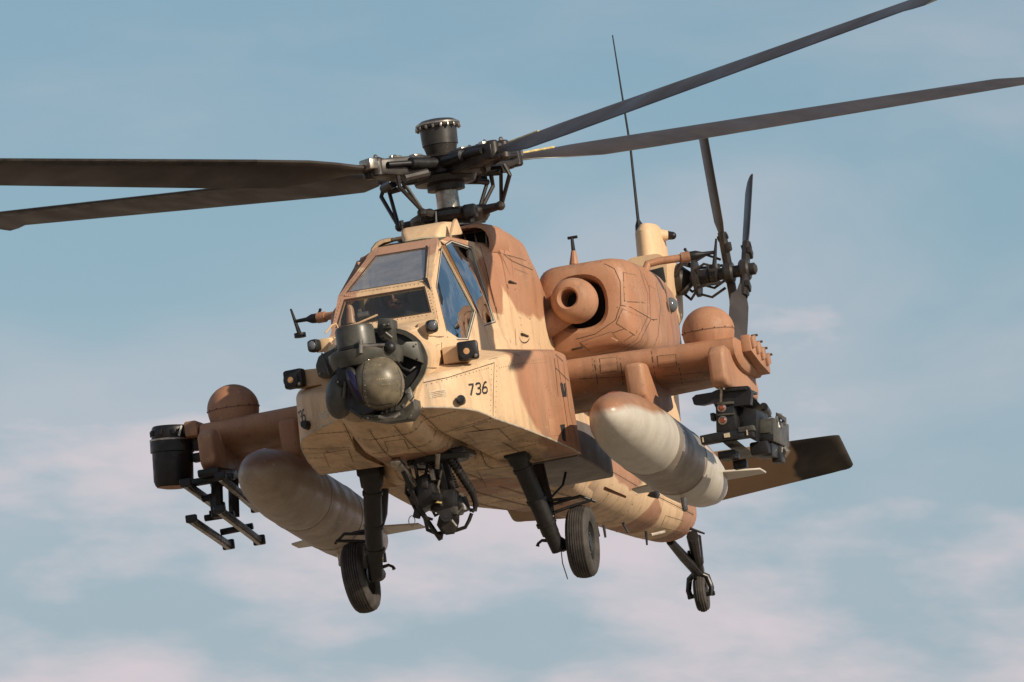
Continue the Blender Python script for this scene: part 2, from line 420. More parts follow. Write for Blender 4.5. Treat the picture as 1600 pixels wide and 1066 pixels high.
# ================================================================ helicopter
H = thing('attack_helicopter', 'sand and brown camouflaged attack helicopter numbered 736 flying with wheels down', 'helicopter', (0, 0, 0))

# ---- fuselage
def hull(x, zb, wb, wl, zl, wu, zu, wt, zt, r=.09):
    half = [(wb, zb), (wl, zl), (wu, zu), (wt, zt)]
    full = half + [(-y, z) for y, z in reversed(half)]
    return P2(rounded(full, r, 4), x)
mb = MB()
mb.loft([hull(4.07, 1.31, .22, .36, 1.44, .475, 1.80, .29, 2.01, .10), hull(4.0, 1.27, .24, .37, 1.42, .485, 1.82, .30, 2.035, .10),
         hull(3.8, 1.21, .24, .36, 1.36, .515, 1.84, .36, 2.10, .10), hull(3.5, 1.14, .27, .40, 1.34, .54, 1.90, .42, 2.17),
         hull(3.28, 1.10, .29, .41, 1.32, .545, 1.98, .46, 2.215), hull(2.5, 1.065, .31, .43, 1.30, .565, 1.98, .53, 2.07),
         hull(1.95, 1.055, .32, .45, 1.28, .59, 2.03, .53, 2.16), hull(1.55, 1.05, .55, .61, 1.33, .61, 2.06, .54, 2.26), hull(1.2, 1.05, .58, .64, 1.35, .63, 2.1, .56, 2.3),
         hull(0, 1.05, .60, .66, 1.4, .66, 2.0, .58, 2.3), hull(-1.5, 1.08, .50, .62, 1.5, .60, 2.1, .46, 2.35),
         hull(-2.8, 1.12, .34, .50, 1.5, .48, 2.1, .32, 2.33), hull(-3.1, 1.16, .30, .44, 1.5, .42, 2.05, .28, 2.26)])
fus = mb.build('fuselage', 'camo', H, 28)

# ---- upper fuselage behind the canopy with the mast fairing
def upper(x, y0, y1, z1, y2, z2, r=.16):
    half = [(y0, 2.12), (y1, z1), (y2, z2)]
    full = half + [(-y, z) for y, z in reversed(half)]
    return P2(rounded(full, [.02, r, r, r, r, .02], 5), x)
mb = MB()
mb.loft([upper(1.12, .590, .49, 2.99, .36, 3.118, .10), upper(1.0, .60, .545, 2.99, .44, 3.135, .10), upper(.80, .615, .585, 2.98, .50, 3.14, .10)])
mb.loft([upper(.80, .618, .59, 3.05, .53, 3.10, .08), upper(.55, .63, .62, 3.05, .53, 3.105, .10)], (True, True))
mb.loft([upper(.56, .632, .622, 3.06, .53, 3.30, .13), upper(.2, .635, .64, 3.05, .57, 3.31, .15), upper(-.15, .64, .66, 3.0, .58, 3.29, .18),
         upper(-.45, .64, .66, 2.92, .52, 3.19, .22), upper(-.8, .64, .63, 2.8, .45, 3.05, .24), upper(-1.6, .60, .55, 2.65, .36, 2.86, .2), upper(-2.7, .46, .40, 2.45, .25, 2.58, .15), upper(-3.2, .36, .28, 2.2, .2, 2.25, .1)])
upf = mb.build('mast_fairing', 'camo', H, 30)
# front of the fairing: a roof over two open cooling inlets with a rounded centre body
mb = MB()
mb.prism([(.94, -.40, 3.272), (.94, .40, 3.272), (.54, .43, 3.288), (.54, -.43, 3.288)], (0, 0, .024), .005)
ir = mb.build('inlet_roof', 'camo', H)
mb = MB()
mb.loft([P2(rounded([(.22, 3.12), (.22, 3.33), (-.24, 3.33), (-.24, 3.12)], .03, 3), .50), P2(rounded([(.22, 3.11), (.22, 3.37), (-.24, 3.37), (-.24, 3.11)], .04, 3), .78), P2(rounded([(.21, 3.10), (.21, 3.345), (-.23, 3.345), (-.23, 3.10)], .05, 3), 1.06),
         P2(rounded([(.18, 3.09), (.18, 3.29), (-.20, 3.29), (-.20, 3.09)], .05, 3), 1.20), P2(rounded([(.14, 3.09), (.14, 3.20), (-.16, 3.20), (-.16, 3.09)], .05, 3), 1.27)])
ic = mb.build('inlet_centre_body', 'sand', H)
for s in (1, -1):
    oc = [(.585, 3.03), (.615, 3.10), (.612, 3.18), (.590, 3.245), (.545, 3.288), (.49, 3.307), (.41, 3.311)]
    ic_ = [(.41, 3.285), (.48, 3.28), (.525, 3.262), (.56, 3.228), (.58, 3.17), (.58, 3.10), (.55, 3.03)]
    mb = MB(); mb.loft([[V((x, (y + dy) * s, z + dz)) for y, z in oc + ic_] for x, dy, dz in ((.95, -.055, -.018), (.90, -.035, -.005), (.75, -.018, 0), (.54, .0, 0))])
    mb.build('inlet_side_wall', 'camo', H, 40)
    mb = MB(); mb.prism([(.60, .20 * s, 3.10), (.60, .56 * s, 3.10), (.60, .56 * s, 3.265), (.60, .20 * s, 3.265)], (-.02, 0, 0))
    mb.build('inlet_duct', 'dark', H)
    mb = MB()
    for k in range(3): mb.tube([(.75, (.28 + .09 * k) * s, 3.13), (.72, (.26 + .10 * k) * s, 3.27)], .009, 6)
    mb.many('inlet_rod', 'steel', H)
# raised cable cutter fin on the roof
mb = MB(); mb.prism([at(706, 368, 1.2), at(712, 345, 1.15), at(714, 341, 1.15), at(724, 366, 1.1)], (0, -.03, 0), .006)
mb.build('wire_cutter', 'camo', H)
mb = MB(); mb.tube([at(629, 362, 1.0), at(628, 349, 1.0)], [.012, .010], 8); mb.tube([at(628, 352, 1.0), at(626.5, 345, 1.0)], [.022, .022], 8)
mb.build('roof_antenna', 'black', H)
mb = MB(); mb.tube([at(682, 350, 1.0), at(681, 330, 1.0)], [.008, .005], 6); mb.ball(at(682, 350, 1.0), .03, (1, 1, .6), 12)
mb.build('roof_probe', 'steel', H)

# ---- equipment bays along the nose
BAY = [(4.02, .25, .30, 1.615, 1.60, 1.37, .27, 1.348), (3.97, .25, .40, 1.635, 1.63, 1.362, .28, 1.343), (3.88, .25, .52, 1.66, 1.65, 1.35, .30, 1.33), (3.78, .28, .64, 1.68, 1.67, 1.335, .33, 1.31),
       (3.68, .3, .735, 1.72, 1.685, 1.318, .36, 1.285), (3.58, .34, .795, 1.77, 1.71, 1.298, .38, 1.258), (3.45, .38, .84, 1.81, 1.735, 1.272, .40, 1.215), (3.3, .40, .868, 1.845, 1.765, 1.252, .42, 1.19), (3.2, .42, .885, 1.87, 1.785, 1.245, .42, 1.185),
       (2.7, .46, .965, 1.96, 1.865, 1.21, .44, 1.16)]
BAY_L = BAY + [(2.0, .50, 1.06, 2.05, 1.95, 1.158, .46, 1.12), (1.45, .52, 1.135, 2.09, 2.0, 1.105, .5, 1.085), (1.2, .52, 1.145, 2.09, 1.995, 1.085, .5, 1.07), (1.12, .52, 1.12, 2.07, 1.97, 1.10, .5, 1.085)]
BAY_R = BAY + [(2.0, .50, 1.05, 2.05, 1.95, 1.178, .46, 1.165), (1.92, .50, 1.055, 2.05, 1.955, 1.18, .46, 1.168), (1.86, .50, 1.06, 2.05, 1.96, 1.33, .46, 1.33), (1.45, .52, 1.135, 2.09, 2.0, 1.34, .5, 1.34), (1.2, .52, 1.145, 2.09, 1.995, 1.34, .5, 1.34), (1.12, .52, 1.12, 2.07, 1.97, 1.35, .5, 1.34)]
bays = []
for s in (1, -1):
    mb = MB(); rings = []; BB = BAY_L if s > 0 else BAY_R
    for x, yi, yo, zi, zt, zb, yc, zc in BB:
        rd = .045 if x > 3.9 else .06
        rr = rounded([(yi, zi), (yo - .02, zt), (yo, zb), (yc, zc), (yi, zc)], [0, rd, .022, .03, 0], 4)
        rings.append(P2([(y * s, z) for y, z in rr], x))
    mb.loft(rings); o = mb.build('avionics_bay', 'camo', H, 24); bays.append(o)
    mb = MB(); mb.tube([(x, (yo - .006) * s, zb + .004) for x, yi, yo, zi, zt, zb, yc, zc in (BB[1:-1] if s > 0 else BB[1:12])], .0075, 6); mb.build('bay_edge_highlight', 'edge', o)  # pale worn-looking strip added as the highlight of the lower edge
    # lower rear fairing behind the bay
    mb = MB(); rings = []; fw = 1 if s > 0 else .66
    for x, y, zb, zt in ((1.13, 1.10, 1.075, 1.42), (.6, 1.115, 1.05, 1.42), (0., 1.11, 1.02, 1.40), (-.35, 1.09, 1.02, 1.36), (-.62, 1.02, 1.06, 1.26), (-.95, .86, 1.10, 1.2)):
        rr = rounded([(.5, zt), (y * fw, zt), (y * fw, zb), (.54, zb - .01)], [0, .03, .03, 0], 3); rings.append(P2([(a * s, b) for a, b in rr], x))
    mb.loft(rings); mb.build('lower_fairing', 'greysplash' if s > 0 else 'camo', H, 32, 'scuffed grey side fairing' if s > 0 else None)
bvb = bvh_of(*bays); bvf = bvh_of(fus, upf)
mb = MB()
mb.prism([on(bvb, 742, 574)[0], on(bvb, 812, 556)[0], on(bvb, 848, 545.5)[0], on(bvb, 800, 553.5)[0], on(bvb, 765, 562)[0]], (0, 0, .004))
mb.build('walkway_strip', 'walk', H)

# ---- tail boom, fin, stabilator
def boomr(x, hy, zb, zt, p=2.3): return P2(supell(0, (zb + zt) / 2, hy, (zt - zb) / 2, p, 32), x)
mb = MB()
mb.loft([boomr(-2.3, .60, 1.10, 2.36, 3), boomr(-3.2, .47, 1.12, 2.22, 2.7), boomr(-5, .385, 1.15, 2.02), boomr(-7, .325, 1.18, 1.84), boomr(-7.9, .30, 1.21, 1.80), boomr(-8.15, .26, 1.27, 1.76), boomr(-8.6, .12, 1.36, 1.7)])
boom = mb.build('tail_boom', 'camo', H, 28)
mb = MB()
def finr(xl, xt, z, h, p=2.2, n=24):
    c = (xl + xt) / 2; hx = (xl - xt) / 2
    return [V((c + hx * math.cos(2 * math.pi * k / n), h * math.copysign(abs(math.sin(2 * math.pi * k / n)) ** .9, math.sin(2 * math.pi * k / n)), z)) for k in range(n)]
mb.loft([finr(-7.3, -8.6, 1.6, .20), finr(-7.6, -8.75, 2.1, .17), finr(-7.95, -8.95, 2.7, .15), finr(-8.35, -9.2, 3.4, .145), finr(-8.55, -9.32, 3.75, .145), finr(-8.70, -9.38, 4.1, .14), finr(-8.72, -9.38, 4.36, .128), finr(-8.80, -9.33, 4.43, .08)])
fin = mb.build('tail_fin', 'sand', H, 35)
mb = MB()  # gearbox fairing bulging from the fin
mb.loft([P2(rounded([(.17, 3.52), (.215, 4.02), (.15, 4.09), (-.15, 4.09), (-.215, 4.02), (-.17, 3.52), (-.08, 3.4), (.08, 3.4)], .05, 3), x) for x in (-8.60, -8.72, -9.3)])
mb.build('gearbox_fairing', 'sand', H)
mb = MB(); p0 = at(1013, 423, -8.585); p1 = at(1036, 417, -8.585); p2 = at(1040, 440, -8.585); p3 = at(1030, 455, -8.585); p4 = at(1018, 440, -8.585)
mb.prism([p0, p1, p2, p3, p4], (-.03, 0, 0), .004); mb.build('fairing_vent', 'dark', H)
mb = MB(); mb.tube([at(1020, 368, -9.0), at(1043, 368, -9.05)], [.075, .05], 14); mb.build('tail_light_housing', 'sand', H)
mb = MB(); mb.tube([at(1042, 368, -9.05), at(1052, 368.5, -9.05)], [.045, .038], 12); mb.ball(at(1051, 368.5, -9.05), .038, (1, 1, 1), 12); mb.build('tail_light', 'black', H)
mb = MB(); mb.tube([at(1003, 380, -8.9), at(998.5, 352, -8.9), at(997, 344, -8.9), at(985, 230, -8.9), at(957, 55, -8.9)], [.06, .040, .016, .012, .006], 8); mb.build('whip_antenna', 'black', H)
for s in (1, -1):
    mb = MB(); rings = []
    for y, xl, xt, dz in ((.12, -8.0, -8.98, 0), (1.0, -8.16, -8.96, 0), (1.50, -8.25, -8.95, 0), (1.58, -8.265, -8.945, 0), (1.63, -8.27, -8.945, -.0), (1.67, -8.285, -8.945, -.0), (1.695, -8.31, -8.94, -.0), (1.71, -8.35, -8.93, -.0)):
        n = 20; ring = []; c = xl - xt; th = .085 * c * (1 if y < 1.55 else math.sqrt(max(.02, 1 - ((y - 1.55) / .165) ** 2)))
        for k in range(n):
            a = 2 * math.pi * k / n; f = .5 - .5 * math.cos(a); tt = th * (1.2 * math.sqrt(max(f, 0)) * (1 - f) + .06) * (1 if a < math.pi else -1)
            lx, lz = -f * c, tt; an = R_(24)
            ring.append(V((xl + lx * math.cos(an) + lz * math.sin(an) * -1, y * s, 2.02 + dz + lx * math.sin(an) + lz * math.cos(an))))
        rings.append(ring)
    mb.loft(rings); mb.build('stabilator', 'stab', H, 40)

# ---- engine nacelles
def nac(x, y0, y1, z0, z1, s, r=.24): return P2([(y * s, z) for y, z in rounded([(y0, z0), (y1, z0), (y1, z1), (y0, z1)], r, 7)], x)
NSEC = [(-1.05, .735, 1.145, 2.455, 2.865, .20), (-.74, .712, 1.150, 2.440, 2.882, .215), (-.68, .698, 1.165, 2.425, 2.896, .23), (-.655, .670, 1.195, 2.39, 2.918, .26), (-.665, .610, 1.290, 2.305, 2.962, .25), (-.70, .575, 1.350, 2.245, 3.000, .22), (-.78, .550, 1.395, 2.210, 3.035, .20), (-1.0, .535, 1.42, 2.195, 3.05, .20),
        (-1.6, .525, 1.435, 2.195, 3.055, .20), (-2.2, .535, 1.43, 2.225, 3.045, .21), (-2.8, .555, 1.385, 2.305, 3.02, .22), (-3.2, .595, 1.275, 2.435, 2.955, .22), (-3.32, .655, 1.215, 2.495, 2.895, .2)]
nacs = []
for s in (1, -1):
    mb = MB(); rings = [nac(*a[:5], s, a[5]) for a in NSEC]
    mb.loft(rings, (False, True)); o = mb.build('engine_nacelle', 'brown' if s > 0 else 'camo', H, 34); nacs.append(o)
    mb = MB(); mb.prism(nac(-1.03, .695, 1.215, 2.385, 2.885, s, .22), (-.02, 0, 0)); mb.build('intake_throat', 'dark', o)
    # nose gearbox fairing: rounded ring with an open bore, and its drive shaft tube to the body
    c = V((-.56, .925 * s, 2.665)); ax = V((1, -.10 * s, .05))
    mb = MB(); prof = []
    for k in range(13):
        a = math.pi * (k / 12) * .93 + .06; prof.append((.088 + .118 * math.sin(a) ** .8, .25 - .40 * (1 - math.cos(a)) / 2))
    mb.lathe([(.074, -.02), (.080, .21), (.084, .24)] + prof + [(.10, -.30)], c, ax, 36)
    o2 = mb.build('nose_gearbox_fairing', 'brown', o, 40)
    mb = MB(); mb.lathe([(.001, -.0), (.075, .0), (.075, .02), (.001, .03)], c, ax, 24); mb.build('bore', 'dark', o)
    mb = MB(); mb.tube([(-.60, .83 * s, 2.585), (-.54, .67 * s, 2.51), (-.54, .50 * s, 2.455)], [.105, .115, .13], 20); mb.build('shaft_fairing', 'brown', o)
    mb = MB(); mb.box((-3.6, .92 * s, 2.70), (.75, .5, .40), None, .06); mb.build('exhaust_suppressor', 'black', o)
bvn = bvh_of(nacs[0])
# ---- air data booms on the nacelles
for s in (1, -1):
    K = lambda px, py, x: my(at(px, py, x), s)
    mb = MB(); mb.tube([K(1007, 447, -1.6), K(1006, 428, -1.68), K(1012, 413, -1.75), K(1030, 408, -1.78), K(1066, 403, -1.85)], [.055, .036, .036, .036, .036], 12)
    mb.tube([K(1064, 403.3, -1.85), K(1078, 401, -1.87)], .05, 14); o = mb.build('air_data_boom', 'brown', H)
    mb = MB(); mb.tube([K(1078, 401, -1.87), K(1088, 399, -1.88), K(1098, 397, -1.9), K(1118, 394, -1.92)], [.046, .044, .02, .016], 10)
    mb.tube([K(1078, 398, -1.87), K(1071, 391, -1.86)], .012, 6); mb.ball(K(1070.5, 390, -1.86), .016, (1, 1, 1), 8)
    mb.tube([K(1116, 416, -1.92), K(1119, 373, -1.92)], [.022, .010], 8); mb.lathe([(.02, -.02), (.055, -.015), (.055, .025), (.02, .03)], K(1116, 418, -1.92), (0, 0, 1), 16)
    mb.build('air_data_sensor', 'black', o)
mb = MB(); mb.tube([at(897, 413, -1.15), at(896, 392, -1.15)], [.045, .022], 10); o = mb.build('blade_antenna_base', 'brown', H)
mb = MB(); mb.tube([at(897, 402, -1.15), at(893.5, 371, -1.15)], [.022, .014], 8); mb.tube([at(887, 372.5, -1.15), at(902, 370, -1.15)], .014, 8); mb.build('blade_antenna', 'black', o)
mb = MB(); mb.tube([at(1030, 475, -2.35), at(1043, 477, -2.35)], [.05, .055], 14); o = mb.build('nacelle_light_base', 'brown', H)
mb = MB(); mb.ball(at(1047, 477, -2.35), .072, (1.2, 1, 1), 18); mb.build('nacelle_light', 'lampglass', o)
mb = MB(); mb.ball(at(1026, 468, -2.2), .032, (1, 1, 1), 12); mb.build('nacelle_beacon', 'redlens', o)
mb = MB(); mb.box(at(1014, 514, -2.25), (.16, .07, .07), Matrix.Rotation(R_(-20), 3, 'X'), .01); mb.build('nacelle_scoop', 'brown', H)

# ---- wings with domes, pylons and tip dispensers
def wingring(y, s, xl=.40, xt=-.80, zl=1.93, zt=1.72, th=.20):
    n = 24; o = []; c = xl - xt
    for k in range(n):
        a = 2 * math.pi * k / n; f = .5 - .5 * math.cos(a); tt = th * (1.75 * f ** .42 * (1 - f) ** 1.25 + .03)
        o.append(V((xl - f * c, y * s, zl + (zt - zl) * f + (tt if a < math.pi else -tt) * .95)))
    return o
for s in (1, -1):
    mb = MB(); mb.loft([wingring(.60, s, .46, -.85, 1.95, 1.70, .21), wingring(1.3, s, .44, -.82, 1.945, 1.71, .20), wingring(2.0, s, .38, -.78, 1.935, 1.73, .19), wingring(2.46, s, .34, -.74, 1.93, 1.745, .18), wingring(2.50, s, .26, -.66, 1.93, 1.76, .12)])
    w = mb.build('stub_wing', 'brown', H, 40)
    c = V((.05, 2.20 * s, 2.125)); mb = MB()
    mb.lathe([(.10, -.30), (.17, -.22), (.215, -.12), (.232, -.03), (.232, .0)], c, (0, 0, 1), 40); mb.build('dome_fairing', 'brown', w)
    mb = MB(); mb.lathe([(.236, -.008)] + [(.236 * math.cos(R_(a)), .225 * math.sin(R_(a))) for a in range(0, 91, 6)], c, (0, 0, 1), 40); d = mb.build('dome', 'brown', w)
    mb = MB()
    for k in range(14):
        a = 2 * math.pi * k / 14; mb.ball(c + V((.237 * math.cos(a), .237 * math.sin(a), .004)), .006, (1, 1, 1), 6)
    mb.build('dome_screws', 'seam', d)['kind'] = 'stuff'
    mb = MB(); mb.lathe([(.2350, -.005), (.2372, -.005), (.2372, -.001), (.2350, -.001)], c, (0, 0, 1), 40); mb.build('dome_seam', 'seam', d)
    # outboard pylon
    mb = MB(); Y = 2.35
    prof = [(.66, 1.60), (.66, 1.86), (.52, 1.93), (-.25, 1.86), (-.72, 1.76), (-.80, 1.62), (-.70, 1.535), (.58, 1.545)]
    mb.prism([(x, (Y - .075) * s, z) for x, z in prof], (0, .15 * s, 0), .035, 3); mb.build('outboard_pylon', 'brown', w)
    mb = MB(); prof = [(.62, 1.60), (.64, 1.90), (.3, 1.92), (-.5, 1.80), (-.58, 1.58), (-.2, 1.50), (.5, 1.52)]
    mb.prism([(x, 1.51 * s, z - .02) for x, z in prof], (0, .17 * s, 0), .04, 3); mb.build('inboard_pylon', 'brown', w)
    if s > 0:
        mb = MB(); mb.prism([(.16, 2.50, 2.03), (-.42, 2.50, 1.97), (-.62, 2.50, 1.84), (-.60, 2.50, 1.74), (-.2, 2.50, 1.80), (.16, 2.50, 1.88)], (0, .085, 0), .008); dsp = mb.build('tip_dispenser', 'brown', w)
        for k in range(4):
            mb = MB(); mb.box((.06 - .19 * k, 2.595, 1.97 - .035 * k), (.15, .03, .10), Matrix.Rotation(R_(12), 3, 'Y'), .008); mb.build('dispenser_module', 'brown', dsp)
            mb = MB(); mb.box((.0 - .19 * k, 2.60, 2.03 - .04 * k), (.02, .06, .02), None, .003); mb.build('dispenser_clip', 'seam', dsp)
        mb = MB(); mb.prism([at(1151, 548, .1), at(1162, 556, -.2), at(1190, 577, -.62), at(1186, 579, -.62), at(1155, 558, .1)], (0, -.05, 0)); mb.build('tip_tray', 'seam', dsp)
    else:
        mb = MB(); mb.box((.12, -2.55, 1.98), (.40, .12, .14), None, .02); mb.build('tip_bracket', 'brown', w)

# ---- canopy
def sy(p, s): return V((p[0], p[1] * s, p[2]))
GF = [(2.297, .382, 2.941), (2.95, .432, 2.517), (3.133, .518, 2.022), (2.459, .540, 2.086), (1.86, .510, 2.397)]
GR = [(2.124, .384, 2.987), (1.80, .372, 3.058), (1.188, .414, 3.055), (1.246, .544, 2.363), (1.706, .538, 2.284)]
def inset(pts, d):
    c = sum((V(p) for p in pts), V()) / len(pts); out = []; n = len(pts)
    for i in range(n):
        a, b, cc = V(pts[i - 1]), V(pts[i]), V(pts[(i + 1) % n])
        u, w = (a - b).normalized(), (cc - b).normalized(); bis = (u + w).normalized(); sn = math.sqrt(max(.05, (1 - u.dot(w)) / 2))
        out.append(b + bis * (d / sn))
    return out
can = thing  # keep names plain
FO_L = [(3.325, .475, 2.165), (3.055, .418, 2.558)]; FO_U = [(3.052, .418, 2.562), (1.955, .288, 3.082)]
def quad(lo, hi): return [V((lo[0], -lo[1], lo[2])), V(lo), V(hi), V((hi[0], -hi[1], hi[2]))]
wl_o = quad((3.325, .478, 2.185), (3.062, .418, 2.560)); wl_i = quad((3.272, .420, 2.270), (3.108, .356, 2.522))
wu_o = quad((3.060, .418, 2.563), (1.955, .290, 3.085)); wu_i = quad((3.000, .345, 2.597), (2.174, .232, 2.990))
# pull the inner corners into the plane of the outer ones
def to_plane(pts, o):
    n = (o[1] - o[0]).cross(o[3] - o[0]).normalized(); return [p - n * (p - o[0]).dot(n) for p in pts]
wl_i = to_plane(wl_i, wl_o); wu_i = to_plane(wu_i, wu_o)
frames = []
for nm, o_, i_ in (('windscreen_frame', wl_o, wl_i), ('canopy_roof_frame', wu_o, wu_i)):
    mb = MB(); mb.ring(o_, i_, .03); fo = mb.build(nm, 'frame', H); frames.append(fo)
    mb = MB(); n = (o_[1] - o_[0]).cross(o_[3] - o_[0]).normalized(); n = n if n.x > 0 else -n
    mb._add([p - n * .006 for p in inset(i_, -.006)], [(0, 1, 2, 3)]); mb.build('windscreen_pane', 'glass' if nm == 'windscreen_frame' else 'glass_top', fo)
    mb = MB(); mb.ring([p + n * .002 for p in inset(i_, -.010)], [p + n * .002 for p in inset(i_, .004)], .004); mb.build('pane_seal', 'seam', fo)
# side frames and panes
for s in (1, -1):
    OF = [(2.02, .318, 3.045), (3.062, .420, 2.560), (3.325, .500, 2.08), (3.16, .542, 1.965), (2.43, .562, 2.035), (1.785, .520, 2.37)]
    IF = [GF[0], GF[1], (3.128, .515, 2.04), (3.10, .520, 2.025), GF[3], GF[4]]
    mb = MB(); mb.ring([sy(p, s) for p in OF], [sy(p, s) for p in IF], .03 * s); fo = mb.build('side_frame', 'camo' if s > 0 else 'frame', H); frames.append(fo)
    ORr = [(2.02, .320, 3.045), (1.72, .330, 3.115), (1.08, .42, 3.115), (1.13, .572, 2.31), (1.71, .562, 2.225), (1.80, .522, 2.375)]
    IR = [GR[0], GR[1], GR[2], GR[3], GR[4], (1.80, .512, 2.43)]
    mb = MB(); mb.ring([sy(p, s) for p in ORr], [sy(p, s) for p in IR], .03 * s); fr_ = mb.build('side_frame', 'camo' if s > 0 else 'frame', H); frames.append(fr_)
    for G, par in ((IF, fo), (IR, fr_)):
        c = sum((V(p) for p in G), V()) / len(G)
        mb = MB(); pts = [sy(p, s) - V((0, .010 * s, 0)) for p in G]
        # pane as a fan bulging a little outwards
        cc = sy(c, s) + V((0, .012 * s, .0)); n = len(pts)
        mids = [(pts[i] + cc) / 2 + V((0, .010 * s, 0)) for i in range(n)]
        mb._add(pts + mids + [cc], [(i, (i + 1) % n, n + (i + 1) % n, n + i) for i in range(n)] + [(n + i, n + (i + 1) % n, 2 * n) for i in range(n)])
        mb.build('side_pane', 'glass_side', par, 180)
        e = V((0, .004 * s, 0))
        mb = MB(); g0 = inset([sy(p, s) for p in G], -.009); g1 = inset([sy(p, s) for p in G], .0); mb.ring([p + e for p in g0], [p + e for p in g1], .006 * s); mb.build('pane_seal', 'seam', par)
        mb = MB(); g0 = inset([sy(p, s) for p in G], .0); g1 = inset([sy(p, s) for p in G], .010); mb.ring([p + e * .6 for p in g0], [p + e * .6 for p in g1], .006 * s); mb.build('pane_trim', 'trim', par)
    # sill panels under the glass and the door post behind
    mb = MB()
    mb.plate([sy(p, s) for p in [(3.325, .500, 2.08), (3.16, .542, 1.965), (2.43, .562, 2.035), (2.5, .568, 1.9), (3.28, .548, 1.9), (3.35, .53, 1.95)]], -.02 * s)
    mb.loft([[sy(p, s) for p in r] for r in ([(2.43, .562, 2.037), (2.5, .57, 1.9), (2.48, .5, 1.9), (2.41, .5, 2.03)], [(1.785, .522, 2.372), (1.80, .60, 1.98), (1.78, .5, 1.98), (1.77, .49, 2.37)], [(1.71, .562, 2.227), (1.70, .602, 1.98), (1.68, .5, 1.98), (1.69, .5, 2.22)], [(1.13, .574, 2.312), (1.13, .612, 1.98), (1.13, .5, 1.98), (1.13, .5, 2.31)])])
    sp = mb.build('canopy_sill', 'camo', H, 30); frames.append(sp)
# roof panel
mb = MB(); mb.loft([[V((x, y, z)) for x, y, z in r] for r in ([(1.955, .30, 3.083), (1.955, .15, 3.098), (1.955, -.15, 3.098), (1.955, -.30, 3.083)], [(1.72, .335, 3.113), (1.72, .16, 3.145), (1.72, -.16, 3.145), (1.72, -.335, 3.113)], [(1.06, .42, 3.112), (1.06, .2, 3.15), (1.06, -.2, 3.15), (1.06, -.42, 3.112)])], (False, False), False)
mb.build('roof_pane', 'glass_side', H)
bvc = bvh_of(*frames)
# nose deck in front of the windscreen
mb = MB(); mb.loft([[V((3.33, .485, 2.19)), V((3.33, -.485, 2.19)), V((3.30, -.52, 1.98)), V((3.30, .52, 1.98))], [V((3.60, .45, 2.12)), V((3.60, -.45, 2.12)), V((3.6, -.52, 1.93)), V((3.6, .52, 1.93))], [V((3.86, .35, 2.055)), V((3.86, -.35, 2.055)), V((3.86, -.45, 1.85)), V((3.86, .45, 1.85))]], bevel=.0)
nd_ = mb.build('nose_deck', 'sand', H, 30)
# wiper
mb = MB(); mb.tube([at(666.5, 385, 2.2), at(664, 438, 3.0)], .010, 6); mb.prism([at(661, 438, 3.04), at(669, 438, 3.02), at(677, 462, 3.12)], (.02, .0, .02)); mb.build('wiper', 'black', H)
# cockpit tub: coamings, panels, seats
mb = MB(); mb.box((2.95, 0, 2.13), (.35, .70, .22), None, .04); mb.box((2.1, 0, 2.48), (.25, .62, .34), None, .05); mb.many('instrument_panel', 'dark', H)
for x, z in ((2.35, 2.0), (1.35, 2.35)):
    mb = MB(); mb.box((x, 0, z - .25), (.45, .46, .12), None, .04); mb.box((x - .25, 0, z + .1), (.10, .44, .75), Matrix.Rotation(R_(-8), 3, 'Y'), .04); mb.many('seat', 'dark', H)
mb = MB(); mb.box((1.2, 0, 2.7), (.04, .78, .8)); mb.box((2.2, 0, 1.72), (2.1, .9, .04)); mb.many('cockpit_lining', 'dark', H)
mb = MB(); mb.box(at(568, 492, 3.05), (.06, .10, .05), None, .01); mb.box(at(563, 486, 3.0), (.05, .03, .03), None, .006); mb.build('sight_unit', 'steel', H)

# ---- nose sensors
NOSE = [(545, 527), (575, 522), (605, 519), (630, 522), (650, 536), (661, 560), (656, 584), (642, 602), (622, 636), (592, 646), (560, 640), (535, 615), (528, 570), (532, 540)]
NOSE = [tuple(p) for p in rounded(NOSE, 9, 2)]; nc = V((580, 585)); NO = [V(p) + (V(p) - nc).normalized() * 8 for p in NOSE]
mb = MB(); mb.ring([at(p[0], p[1], 4.10) for p in NO], [at(p[0], p[1], 4.10) for p in NOSE], .035); mb.build('nose_collar', 'olive', H, 50)
mb = MB(); mb.prism([at(p[0], p[1], 4.078) for p in NOSE], (-.004, 0, 0)); mb.build('nose_cavity_shade', 'dark', H)  # flat near-black plate painted for the shaded depth inside the collar
T = H
def tp(px, py, x=4.45): return at(px, py, x)
mb = MB(); c = tp(559, 552, 4.42); mb.lathe([(.001, .0), (.165, 0), (.168, .03), (.168, .205), (.158, .228), (.10, .238), (.001, .24)], c, (-.02, -.02, 1), 40); pn = mb.build('night_sensor_drum', 'olive', H, 38)
mb = MB(); mb.lathe([(.170, .02), (.178, .024), (.178, .045), (.170, .05)], c, (-.02, -.02, 1), 40); mb.build('drum_band', 'black', pn)
mb = MB(); mb.prism([tp(590, 497, 4.25), tp(612, 497, 4.25), tp(614, 538, 4.25), tp(596, 533, 4.25), tp(588, 520, 4.25)], (-.22, 0, 0), .015); mb.prism([tp(596, 502, 4.3), tp(609, 501, 4.3), tp(611, 513, 4.3), tp(597, 514, 4.3)], (-.06, 0, 0), .008); mb.build('sensor_mount', 'olive', H)
mb = MB(); mb.tube([tp(563, 541.5, 4.60), tp(601, 539, 4.55)], .013, 8); mb.tube([tp(564, 531, 4.61), tp(564, 552, 4.61)], .02, 8); mb.build('sensor_rod', 'steel', H)
mb = MB(); mb.ball(tp(609, 543, 4.5), .052, (1, 1, 1), 18); mb.build('rod_joint', 'black', H)
